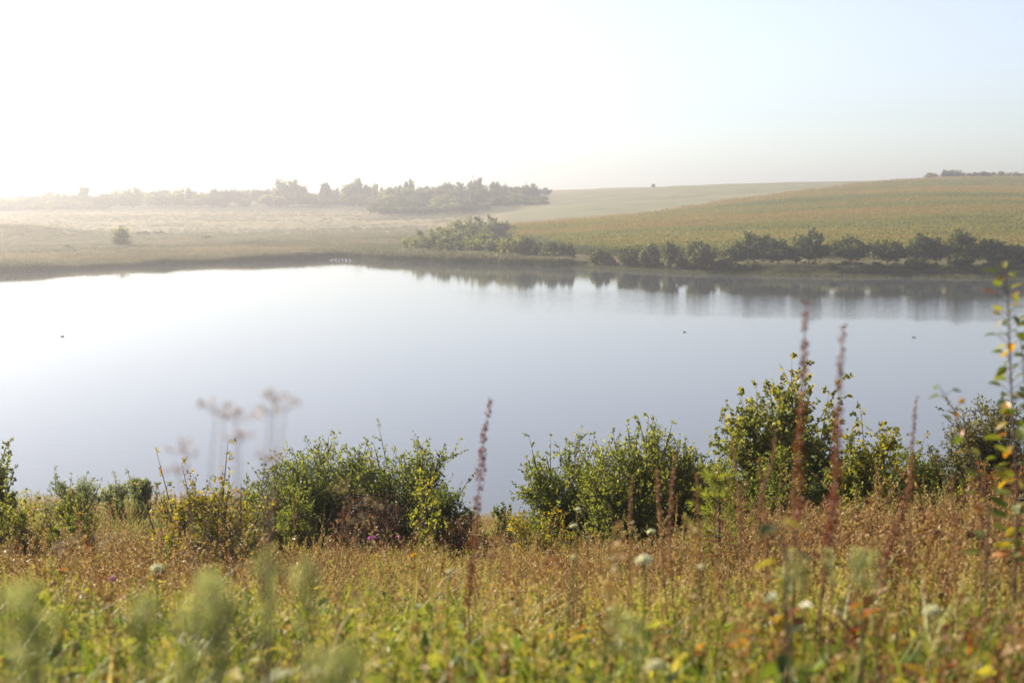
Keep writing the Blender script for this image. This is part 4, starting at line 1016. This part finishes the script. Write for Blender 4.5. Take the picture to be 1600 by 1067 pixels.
# rounded reed tussocks standing in the water before the middle clump
q = []
for pxc, wid, k in [(596, 42, 60), (640, 40, 60), (672, 34, 46), (712, 60, 110), (752, 34, 40), (790, 40, 34)]:
    xc = xat(pxc, 286); x = xc + rg.normal(0, wid / F * 276 * 0.32, k * 3); y = shore(x) + rg.uniform(-4.5, 2.5, k * 3)
    q.append(np.c_[x, y, np.maximum(far_z(x, y), -0.5)])
q = np.concatenate(q)
scatter('reed_tussocks', q, reed_v, rg.uniform(0.95, 1.3, len(q)) * 0.9, 0.12 + rg.normal(0, 0.12, len(q)), seed=32, tilt=0.10)
# marsh grass behind the reeds
n = 26000
x = rg.uniform(-210, xat(700, 400), n); y = shore(x) + 18 + rg.random(n) ** 1.1 * 190
p = np.c_[x, y, far_z(x, y)]
keep = (pxof(x, y) < 650 + rg.normal(0, 18, n)) & (pxof(x, y) > -160) & (rg.random(n) < 1.15 - sstep(90, 195, y - shore(x) + 70 * (fbm(x, y, 50, 3) - 0.5)))
p = p[keep]
scatter('marsh_grass', p, reed_v, (0.10 + 0.5 * fbm(p[:, 0], p[:, 1], 22, 3)) * rg.uniform(0.6, 1.2, len(p)), 0.45 + (fbm(p[:, 0], p[:, 1] * 2, 30, 4) - 0.5) * 1.1 + rg.normal(0, 0.1, len(p)), seed=33, sxy=0.9, tilt=0.1)
n = 15000
x = rg.uniform(-230, xat(760, 600), n); y = shore(x) + 120 + rg.random(n) * 330
keep = (pxof(x, y) > -120) & (pxof(x, y) < 780) & (corn_u(x, y) < -4) & (rg.random(n) < 1.5 * fbm(x, y * 1.8, 45, 3) - 0.25)
x, y = x[keep], y[keep]
scatter('meadow_tussocks', np.c_[x, y, far_z(x, y)], reed_v, rg.uniform(0.12, 0.38, len(x)), 0.62 + (fbm(x, y * 2, 40, 3) - 0.5) * 0.9 + rg.normal(0, 0.1, len(x)), seed=37, sxy=1.1, tilt=0.1)
# bank grass, right side
n = 16000
x = rg.uniform(xat(880, 258), xat(1800, 240), n); y = shore(x) + rg.uniform(-0.2, 1, n) * 26
keep = rg.random(n) < np.where(y - shore(x) < 5, 1.0, 0.55)
x, y = x[keep], y[keep]
p = np.c_[x, y, far_z(x, y)]
u = y - shore(x)
scatter('bank_grass', p, reed_v, rg.uniform(0.12, 0.28, len(p)) * np.where(u < 4, 1.2, 1.0), np.where(u < 2.5, 0.0, 0.5) + rg.normal(0, 0.1, len(p)), seed=34, sxy=0.55, tilt=0.15)  # waterside tufts tinted dark, painting shade onto the bank face

scrub_v = []
for k in range(4):
    w_, l_ = woody(seed=950 + k, W=2.4, D=2.4, Ht=1.5, stems=8, branches=7, twigs=4, nleaf=6, leaf=(0.26, 0.17), lv=(0.1, 0.7))
    scrub_v.append(l_.mesh('scrub', M['scrub']))
n = 900
x = rg.uniform(xat(800, 270), xat(1800, 240), n); u = 1.2 + 8.5 * rg.random(n) ** 1.3; y = shore(x) + u
keep = rg.random(n) < 0.05 + 1.2 * (fbm(x, y * 0, 9, 3) - 0.36)
x, y, u = x[keep], y[keep], u[keep]
scatter('bank_undergrowth', np.c_[x, y, far_z(x, y) - 0.1], scrub_v, rg.uniform(0.3, 0.72, len(x)), 0.35 + rg.normal(0, 0.2, len(x)), seed=36, tilt=0.1)

# corn: rows along the contour, real plants in clumps of three
def corn(rg):
    g = Geo()
    for k in range(3):
        b = np.array([rg.normal(0, 0.28), rg.normal(0, 0.12), 0]); h = rg.uniform(1.6, 2.1)
        g.add(prisms(b, b + np.array([0, 0, h]), 0.03, 0.018), 0.4)
        n = 8
        az = rg.uniform(0, 6.28, n)
        c = b + np.c_[np.zeros(n), np.zeros(n), np.linspace(0.25, 0.92, n) * h]
        g.add(leaves(c, np.c_[np.cos(az), np.sin(az), rg.uniform(0.2, 0.8, n)], 0.75, 0.13, rg, up=1.5), rg.uniform(0.15, 0.65, n))
        n = 5
        g.add(leaves(np.repeat((b + np.array([0, 0, h]))[None], n, 0), np.array([0, 0, 1]) + rg.normal(0, 0.35, (n, 3)), 0.36, 0.09, rg), rg.uniform(0.75, 1.0, n))
    return g
corn_v = [corn(vr).mesh('corn_clump', M['corn']) for _ in range(6)]
rows = np.arange(235, 665, 1.15)
pts = []
for i, ry in enumerate(rows):
    st = 0.75 if ry < 420 else 1.1
    xx = np.arange(-10, 330, st)
    xx = xx + rg.uniform(-0.3, 0.3, len(xx))
    yy = ry + rg.uniform(-0.12, 0.12, len(xx)) - 0.03 * xx
    pts.append(np.c_[xx, yy])
pts = np.concatenate(pts)
px = pxof(pts[:, 0], pts[:, 1])
pts = pts[(corn_u(pts[:, 0], pts[:, 1]) > 0) & (px < 1760)]
x, y = pts.T
cu = np.interp(pxof(x, y), CORN_PX, CORN_D) - y
edge = 1 - sstep(8, 40, cu)
tint = 0.40 + 0.10 * np.sin((y + 0.03 * x) / 2.6 + 3 * fbm(x, y, 60, 2)) + (fbm(x * 0.3, y * 1.6, 26, 4) - 0.5) * 1.3 + 0.45 * edge * (1 - sstep(1450, 1500, pxof(x, y)) * 0.4) + rg.normal(0, 0.06, len(x))
tint -= 0.25 * (1 - sstep(2, 10, y - shore(x) - 27))  # darker front rows: shade of the lakeward corn edge put into the tint
p = np.c_[x, y, far_z(x, y)]
scatter('corn_field', p, corn_v, rg.uniform(0.85, 1.12, len(p)), tint, seed=35, tilt=0.05)

# ------------------------------------------------------------------ single plants close to the camera
def dock(px, py, pxb, d, label, frac=0.55, wd=0.016, dens=1.0, seed=0, mat='dock_tan'):
    rg = np.random.default_rng(seed)
    top = ray(px, py, d)
    xb = ray(pxb, 850, d)[0]
    base = np.array([xb, d + rg.uniform(-0.1, 0.1), gz(xb, d)])
    r = empty('dock_plant', base, label, 'weed', 'tall red-brown dock spikes')
    T = top - base
    P = curve_pts(np.array([0, 0, -0.04]), T, (rg.normal(0, 0.03), 0, 0), 11)
    P[2:-1] += np.c_[rg.normal(0, 0.004, (8, 2)), np.zeros(8)]
    L = np.linalg.norm(T)
    g = Geo(); g.add(tube(P, 0.0042, 0.0016, 5), 0.6)
    obj('stem', g.mesh('stem', M['weed_thing'], True), r)
    s = Geo()
    nw = int(L * frac / 0.019)
    for k in range(nw):
        u = 1 - frac * k / nw
        q = u * 10; a = min(int(q), 9); c = P[a] + (P[a + 1] - P[a]) * (q - a)
        n = int(15 * dens * (0.45 + 0.55 * min(1, (1 - u) / 0.12 + 0.1)))
        if rg.random() < 0.10: continue
        ww = wd * (0.45 + 0.55 * min(1, (1 - u) / 0.25)) * rg.uniform(0.7, 1.25)
        az = rg.uniform(0, 6.28, n)
        ax = np.c_[np.cos(az), np.sin(az), rg.normal(0.1, 0.5, n)]
        cc = c + ax * ww * rg.uniform(0.1, 0.65, n)[:, None] + np.c_[np.zeros((n, 2)), rg.normal(0, 0.004, n)]
        s.add(leaves(cc, ax, 0.009, 0.008, rg, 0.4), rg.uniform(0.1, 0.9, n))
    obj('seed_head', s.mesh('seed_head', M[mat]), r)
    return r
M['dock_tan'] = leaf_mat('brown_dock_seed', [(0.0, (0.10, 0.05, 0.025)), (0.5, (0.20, 0.10, 0.045)), (1.0, (0.32, 0.19, 0.09))], 0.25)
M['weed_thing'] = leaf_mat('dry_brown_stem', [(0.0, (0.12, 0.06, 0.03)), (1.0, (0.22, 0.12, 0.06))], 0.1)
DOCKS = [
 (767, 626, 728, 5.6, 'single leaning dark red dock spike against the water in the middle', 0.62, 0.025, 1.7),
 (1258, 470, 1238, 3.9, 'tallest slender red dock spike reaching up to the far bank', 0.46, 0.016, 1.1),
 (1317, 512, 1285, 3.7, 'second tall slender red dock spike, curved, right of the tallest', 0.42, 0.016, 1.0),
 (1055, 712, 1082, 6.5, 'brown dock spike leaning left before the right side of the round bush', 0.6, 0.018, 1.2),
 (1026, 730, 1062, 6.2, 'longest left-leaning brown dock spike before the middle of the round bush', 0.6, 0.020, 1.3),
 (988, 745, 1010, 6.8, 'thin tan dock spike before the left side of the round bush', 0.5, 0.014, 0.9),
 (1088, 742, 1112, 6.0, 'short thick dock spike below the feathery bush', 0.6, 0.020, 1.2),
 (1145, 690, 1140, 6.4, 'straight pale dock spike rising beside the young pine', 0.5, 0.016, 0.9),
 (1212, 672, 1170, 5.2, 'thin right-leaning tan spike before the low dark bush under the maple', 0.35, 0.015, 0.9),
 (1306, 640, 1240, 4.6, 'long blurred tan spike leaning right below the curved dock', 0.5, 0.015, 0.9),
 (1310, 730, 1290, 4.9, 'dark red short spike right of the maple foot', 0.55, 0.016, 1.2),
 (1432, 622, 1440, 5.4, 'upright pinkish spike between the pear bush and the olive bush', 0.4, 0.013, 0.8),
 (1420, 760, 1330, 5.0, 'strongly slanting rust-coloured spike low in front of the pear bush', 0.5, 0.018, 1.1),
 (1487, 745, 1500, 5.6, 'rusty spike in the weeds left of the sapling', 0.5, 0.016, 1.0),
 (1540, 725, 1545, 6.0, 'rusty spike in the weeds close to the sapling stem', 0.5, 0.016, 1.0),
 (1395, 820, 1400, 5.0, 'low rusty spike deep in the weeds below the pear bush', 0.5, 0.016, 1.0),
 (1185, 720, 1200, 5.4, 'olive-brown spike in front of the low dark bush under the maple', 0.5, 0.015, 1.0),
 (1240, 735, 1248, 5.0, 'ragged brown spike just left of the tallest dock stem', 0.5, 0.017, 1.1),
]
for k, a in enumerate(DOCKS):
    dock(*a[:5], a[5] * (1 if k < 3 else 0.8), a[6] * (1 if k < 3 else 0.85), *a[7:], seed=500 + k, mat='dock_seed' if k < 3 or 'red' in a[4] else 'dock_tan')

def umbel_plant(base_px, d, heads, label, seed, matn='dry_umbel', group='dried umbel plants'):
    """heads: (px, py, radius m)"""
    rg = np.random.default_rng(seed)
    xb = ray(base_px, 850, d)[0]
    base = np.array([xb, d, gz(xb, d)])
    r = empty('dried_umbel', base, label, 'wild flower', group)
    tops = [ray(px, py, d + rg.uniform(-0.08, 0.08)) - base for px, py, rad in heads]
    hi = max(tops, key=lambda v: v[2])
    fork = hi * 0.55
    g = Geo(); g.add(tube(curve_pts((0, 0, -0.04), fork, (0.01, 0, 0), 6), 0.0022, 0.0014, 5))
    for t in tops:
        b = fork * rg.uniform(0.75, 1.0)
        g.add(tube(curve_pts(b, t, (rg.normal(0, 0.01), 0, -0.015), 6), 0.0014, 0.0008, 5))
    obj('stem', g.mesh('stem', M[matn], True), r)
    for t, (px, py, rad) in zip(tops, heads):
        h = Geo()
        for k in range(5):
            a = rg.uniform(0, 6.28); q = math.sqrt(rg.random())
            e = t + np.array([math.cos(a) * rad * q * 1.3, math.sin(a) * rad * q * 1.3, rad * rg.uniform(0.2, 0.8)])
            h.add(prisms(t, e, 0.0008, 0.0005), 0.4)
            n = 5
            h.add(leaves(e + rg.normal(0, rad * 0.14, (n, 3)), unit(rg.normal(size=(n, 3))), 0.007, 0.006, rg), rg.uniform(0, 1, n))
        obj('flower_head', h.mesh('flower_head', M[matn]), r)
umbel_plant(335, 2.3, [(338, 640, 0.024), (368, 660, 0.030), (350, 655, 0.02), (293, 712, 0.028), (278, 740, 0.02)], 'left blurred dried umbel plant with brown heads over the water', 61)
umbel_plant(385, 2.2, [(430, 625, 0.018), (446, 640, 0.022), (422, 645, 0.014), (374, 690, 0.018), (410, 720, 0.02)], 'right blurred dried umbel plant arching over the water beside the big bush', 62)
umbel_plant(505, 4.6, [(575, 790, 0.04), (590, 797, 0.03), (545, 770, 0.04), (538, 775, 0.05), (560, 815, 0.03)], 'dry tan umbel plant leaning right in front of the big dark bush', 63, 'straw')
umbel_plant(55, 3.6, [(150, 855, 0.05), (120, 850, 0.03), (90, 865, 0.035)], 'cream umbel drooping low in the weeds at the left', 64, 'straw')

def flower(px, py, d, rad, label, petal='white_petal', name='white_flower', seed=0, group='cream flower heads in the meadow'):
    rg = np.random.default_rng(seed)
    t = ray(px, py, d)
    base = np.array([t[0] + rg.normal(0, 0.03), d + 0.03, 0]); base[2] = gz(base[0], base[1])
    r = empty(name, base, label, 'wild flower', group)
    T = t - base
    g = Geo(); g.add(tube(curve_pts((0, 0, -0.04), T, (rg.normal(0, 0.015), 0, 0), 6), 0.003, 0.002, 5), 0.4)
    obj('stem', g.mesh('stem', M['green_stem'], True), r)
    h = Geo(); n = 150
    dv = unit(rg.normal(size=(n, 3))); dv[:, 2] = np.abs(dv[:, 2]) * 0.9 - 0.15
    h.add(leaves(T + dv * rad * np.array([0.75, 0.75, 0.55]) * rg.uniform(0.6, 1, n)[:, None], dv + rg.normal(0, 0.4, (n, 3)), rad * 0.42, rad * 0.34, rg), rg.random(n))
    obj('flower_head', h.mesh('flower_head', M[petal]), r)
FL = [
 (897, 822, 6.2, 0.017, 'lower cream flower head of the pair under the spiky bush'), (903, 796, 6.3, 0.014, 'upper cream flower head of the pair under the spiky bush'),
 (1018, 831, 6.0, 0.019, 'cream flat flower head at the foot of the round bush'), (1006, 876, 3.6, 0.023, 'large blurred cream flower in the grass below the round bush'),
 (988, 816, 7.0, 0.012, 'small pale flower left of the flat cream one'), (918, 839, 7.5, 0.007, 'tiny white flower between the pair and the round bush'),
 (245, 889, 4.4, 0.022, 'pale cream flower in front of the yellow-leaved shrub'), (1456, 955, 3.2, 0.020, 'blurred cream flower low in the red weeds at the right'),
 (1023, 1040, 2.7, 0.018, 'cream flower at the bottom edge in the green grass'), (897, 870, 4.6, 0.010, 'faint cream flower in the grass below the pair'),
 (1096, 886, 4.0, 0.012, 'small pale flower right of the large blurred one'), (703, 893, 5.2, 0.014, 'flat pale flower in the brown grass in the middle'),
 (958, 872, 4.2, 0.010, 'small white flower just left of the large blurred one'),
]
for k, a in enumerate(FL): flower(*a, seed=700 + k)
flower(581, 841, 14, 0.045, 'pink thistle head at the foot of the dark bush', 'pink_petal', 'thistle', 720, 'pink thistle heads')
flower(622, 839, 14, 0.03, 'paler pink thistle head right of the other by the russet shrub', 'pink_petal', 'thistle', 721, 'pink thistle heads')
flower(647, 868, 9, 0.022, 'single yellow flower in the brown grass', 'yellow_petal', 'yellow_flower', 722, None)
flower(176, 905, 6, 0.016, 'pink thistle head low in the weeds on the left', 'pink_petal', 'thistle', 723, 'pink thistle heads')

def spurge(px, py, pxb, d, label, rad=0.03, seed=0, leng=0.07):
    """blurred bottlebrush herb close to the lens"""
    rg = np.random.default_rng(seed)
    t = ray(px, py, d)
    xb = ray(pxb, 1000, d)[0]
    xb += rg.normal(0, 0.03)
    base = np.array([xb, d, gz(xb, d)])
    r = empty('spurge_plant', base, label, 'herb', 'grey-green bottlebrush herbs near the camera')
    g, h = Geo(), Geo()
    for st in range(rg.integers(2, 5)):
        T = (t - base) + (np.array([rg.normal(0, 0.028), rg.normal(0, 0.04), -abs(rg.normal(0, 0.025))]) if st else 0)
        P = curve_pts((0, 0, -0.04), T, (rg.normal(0, 0.015), 0, 0), 8)
        g.add(tube(P, 0.003, 0.0018, 5), 0.4)
        n = 46
        L = np.linalg.norm(T)
        u = 1 - (leng / L) * rg.random(n) ** 1.2
        q = np.clip(u, 0, 1) * 7; a = np.minimum(q.astype(int), 6)
        c = P[a] + (P[a + 1] - P[a]) * (q - a)[:, None]
        ax = rg.normal(size=(n, 3)); ax[:, 2] = ax[:, 2] * 0.4 + 0.8
        h.add(leaves(c, ax, rad * rg.uniform(0.6, 1.2, n), 0.0036, rg, up=1.0), rg.uniform(0.1, 0.9, n))
        n = 22
        dv = unit(rg.normal(size=(n, 3)) + np.array([0, 0, 0.8]))
        h.add(leaves(T + dv * rad * 0.5, dv, 0.010, 0.008, rg), rg.uniform(0.6, 1.0, n))
    obj('stem', g.mesh('stem', M['green_stem'], True), r)
    obj('foliage', h.mesh('foliage', M['leaf_sage']), r)
for k, a in enumerate([
    (415, 888, 405, 1.3, 'tall grey-green bottlebrush herb below the big bush'), (332, 922, 330, 1.25, 'grey-green bottlebrush herb left of the tall one'),
    (222, 958, 215, 1.2, 'pale bottlebrush herb between two clumps at the left'), (45, 938, 40, 1.15, 'large blurred bottlebrush herb at the lower left corner'),
    (540, 1035, 545, 1.2, 'grey bottlebrush herb at the bottom edge left of the middle'), (965, 965, 960, 2.4, 'grey-green bottlebrush herb in the grass right of the middle'),
    (1335, 868, 1340, 3.2, 'pale green bottlebrush herb in the red weeds at the right'), (1240, 872, 1255, 3.2, 'yellow-green leafy herb in front of the tallest dock')]):
    spurge(*a, seed=800 + k, rad=0.018 if a[3] < 1.5 else 0.03)

# sapling on the right: each leaf its own part
def leaf_mesh(k, rg):
    """broad pointed leaf, eight quads, folded and curled"""
    L, W = 1.0, [0.55, 0.62, 0.5][k % 3]
    ts = np.array([0, 0.18, 0.45, 0.75, 1.0]); ws = np.array([0.02, 0.75, 1.0, 0.62, 0.02]) * W / 2
    curl = [0.18, 0.3, 0.1][k % 3]
    v = []
    for t, w in zip(ts, ws):
        z = -curl * t * t
        v += [(t * L, -w, z + w * 0.35), (t * L, 0, z), (t * L, w, z + w * 0.35)]
    f = []
    for i in range(4):
        f += [[i * 3, i * 3 + 1, i * 3 + 4, i * 3 + 3], [i * 3 + 1, i * 3 + 2, i * 3 + 5, i * 3 + 4]]
    lv = np.full(8, [0.10, 0.3, 0.55, 0.85, 0.2, 0.4][k])
    return make_mesh('leaf', np.array(v), np.array(f), M['leaf_sapling'], lv, True)
M['leaf_sapling'] = leaf_mat('sapling_leaf', [(0.0, (0.05, 0.075, 0.015)), (0.4, (0.12, 0.145, 0.022)), (0.7, (0.27, 0.24, 0.035)), (0.9, (0.36, 0.19, 0.03)), (1.0, (0.34, 0.10, 0.03))], 0.45, 0.4, 0.5)
leaf_lib = [leaf_mesh(k, None) for k in range(6)]
def sapling(pix, d, label, nlf, seed, r0, lsz, name='sapling', u0=0.25):
    rg = np.random.default_rng(seed); rr = random.Random(seed)
    P = np.array([ray(x, y, d + 0.02 * i) for i, (x, y) in enumerate(pix)])
    base = P[0].copy(); zb = gz(base[0], base[1])
    P = np.vstack([[P[0][0], P[0][1], zb - 0.03], P]) - np.array([base[0], base[1], zb])
    r = empty(name, (base[0], base[1], zb), label, 'sapling')
    g = Geo(); g.add(tube(P, r0, r0 * 0.3, 7), 0.5)
    cs = np.r_[0, np.cumsum(np.linalg.norm(np.diff(P, axis=0), axis=1))]; tot = cs[-1]
    spots = []
    for k in range(nlf):
        u = u0 + (1 - u0) * ((k + rg.uniform(0, 0.8)) / nlf)
        s = u * tot; i = min(np.searchsorted(cs, s) - 1, len(P) - 2); i = max(i, 0)
        c = P[i] + (P[i + 1] - P[i]) * ((s - cs[i]) / (cs[i + 1] - cs[i]))
        az = k * 2.4 + rg.uniform(-0.5, 0.5)
        pet = np.array([math.cos(az) * 0.8, math.sin(az) * 0.8, 0.6]) * lsz * rg.uniform(0.25, 0.8)
        g.add(prisms(c, c + pet, 0.0014, 0.0010), 0.4)
        spots.append((c + pet, az, u))
    obj('stem', g.mesh('stem', M['red_bark'], True), r)
    for c, az, u in spots:
        o = obj('leaf', leaf_lib[rr.randrange(6)], r)
        o.location = c
        o.rotation_euler = (rr.uniform(-0.8, 0.8), rr.uniform(-0.75, 0.6), az)
        s = lsz * rr.uniform(0.65, 1.25) * (1.1 - 0.35 * u)
        o.scale = (s, s, s)
sapling([(1590, 820), (1588, 740), (1582, 650), (1579, 580), (1576, 500), (1574, 470), (1570, 425)], 4.6, 'tall slender sapling with yellow-green leaves at the right edge', 110, 901, 0.005, 0.066, u0=0.40)
sapling([(1545, 800), (1525, 730), (1505, 680), (1487, 635), (1466, 602)], 4.3, 'thin arching sapling shoot left of the tall one at the right edge', 28, 902, 0.004, 0.05, u0=0.45)
sapling([(1612, 800), (1606, 700), (1603, 620), (1598, 560), (1594, 520)], 4.8, 'leafy sapling shoot half hidden behind the tall one at the right edge', 26, 903, 0.005, 0.055, u0=0.4)
sapling([(1230, 880), (1222, 850), (1212, 828), (1200, 815)], 2.9, 'broad-leaved herb with dull green leaves among the red weeds', 14, 904, 0.004, 0.06, 'broad_leaved_herb', u0=0.6)

# ------------------------------------------------------------------ birds on the water
def bird(px, py, heading, label, matn, s=1.0, cat='gull', name='gull', neck=0.0, group='birds on the lake'):
    d = ray(800, py, 1.0); k = H / (H - d[2]); P = ray(px, py, k)
    r = empty(name, (P[0], P[1], 0), label, cat, group, heading)
    r.scale = (s, s, s)
    n, kk = 9, 10
    t = np.linspace(0, 1, n)
    xs_ = -0.20 + 0.42 * t
    rad = 0.085 * np.sin(np.pi * np.clip(t * 0.92 + 0.03, 0, 1)) ** 0.7 * (1 - 0.15 * t)
    zc = 0.035 + 0.05 * (1 - t) ** 3 + 0.01 * t
    a = np.arange(kk) * 2 * math.pi / kk
    v = np.stack([np.repeat(xs_[:, None], kk, 1), rad[:, None] * np.cos(a), zc[:, None] + rad[:, None] * 0.85 * np.sin(a)], -1).reshape(-1, 3)
    i = np.arange(kk); j = (i + 1) % kk
    f = ((np.arange(n - 1) * kk)[:, None, None] + np.stack([i, j, j + kk, i + kk], 1)[None]).reshape(-1, 4)
    g = Geo(); g.add((v, f))
    hp = np.array([0.235, 0, 0.17 + neck])
    g.add(tube(np.array([[0.15, 0, 0.06], [0.20, 0, 0.11 + neck * 0.4], [0.215, 0, 0.14 + neck * 0.8], hp, hp + np.array([0.045, 0, 0])]), 0.05, 0.028, 8))
    obj('body', g.mesh('body', M[matn], True), r)
    h = Geo(); h.add(tube(np.array([hp + np.array([0.04, 0, 0]), hp + np.array([0.06, 0, -0.004]), hp + np.array([0.085, 0, -0.012])]), 0.012, 0.003, 6))
    obj('beak', h.mesh('beak', M['beak'], True), r)
    w = Geo()
    for sgn in (-1, 1):
        pv_ = np.array([[0.10, sgn * 0.080, 0.06], [0.02, sgn * 0.094, 0.095], [-0.12, sgn * 0.07, 0.105], [-0.27, sgn * 0.012, 0.095], [-0.12, sgn * 0.083, 0.06], [0.02, sgn * 0.098, 0.045]])
        w.add((pv_, np.array([[0, 1, 5, 5], [1, 2, 4, 5], [2, 3, 4, 4]])[1:2]))
        w.add((pv_, np.array([[0, 1, 5], [2, 3, 4]])))
    obj('wings', w.mesh('wings', M['dark_feather' if matn == 'dark_feather' else 'white_feather']), r)
bird(1428, 527, 2.6, 'white gull floating alone right of the tall dock spikes', 'white_feather')
bird(1318, 511, 0.4, 'white gull floating by the tip of the curved dock spike', 'white_feather')
bird(1070, 519, 3.3, 'small dark duck floating in the middle right of the lake', 'dark_feather', 0.62, 'duck', 'duck')
bird(97, 526, 0.2, 'small dark duck floating in the white glare on the left', 'dark_feather', 0.7, 'duck', 'duck')
for k, (px, py) in enumerate([(517, 406.5), (523, 406), (529, 406.8), (535, 406), (541, 406.6), (548, 407)]):
    bird(px, py + 0.6, 0.5 * k, '%s white swan from the left in the line resting off the far reeds' % ORD[k], 'white_feather', 1.5, 'swan', 'swan', 0.10, 'swans resting off the far reeds')
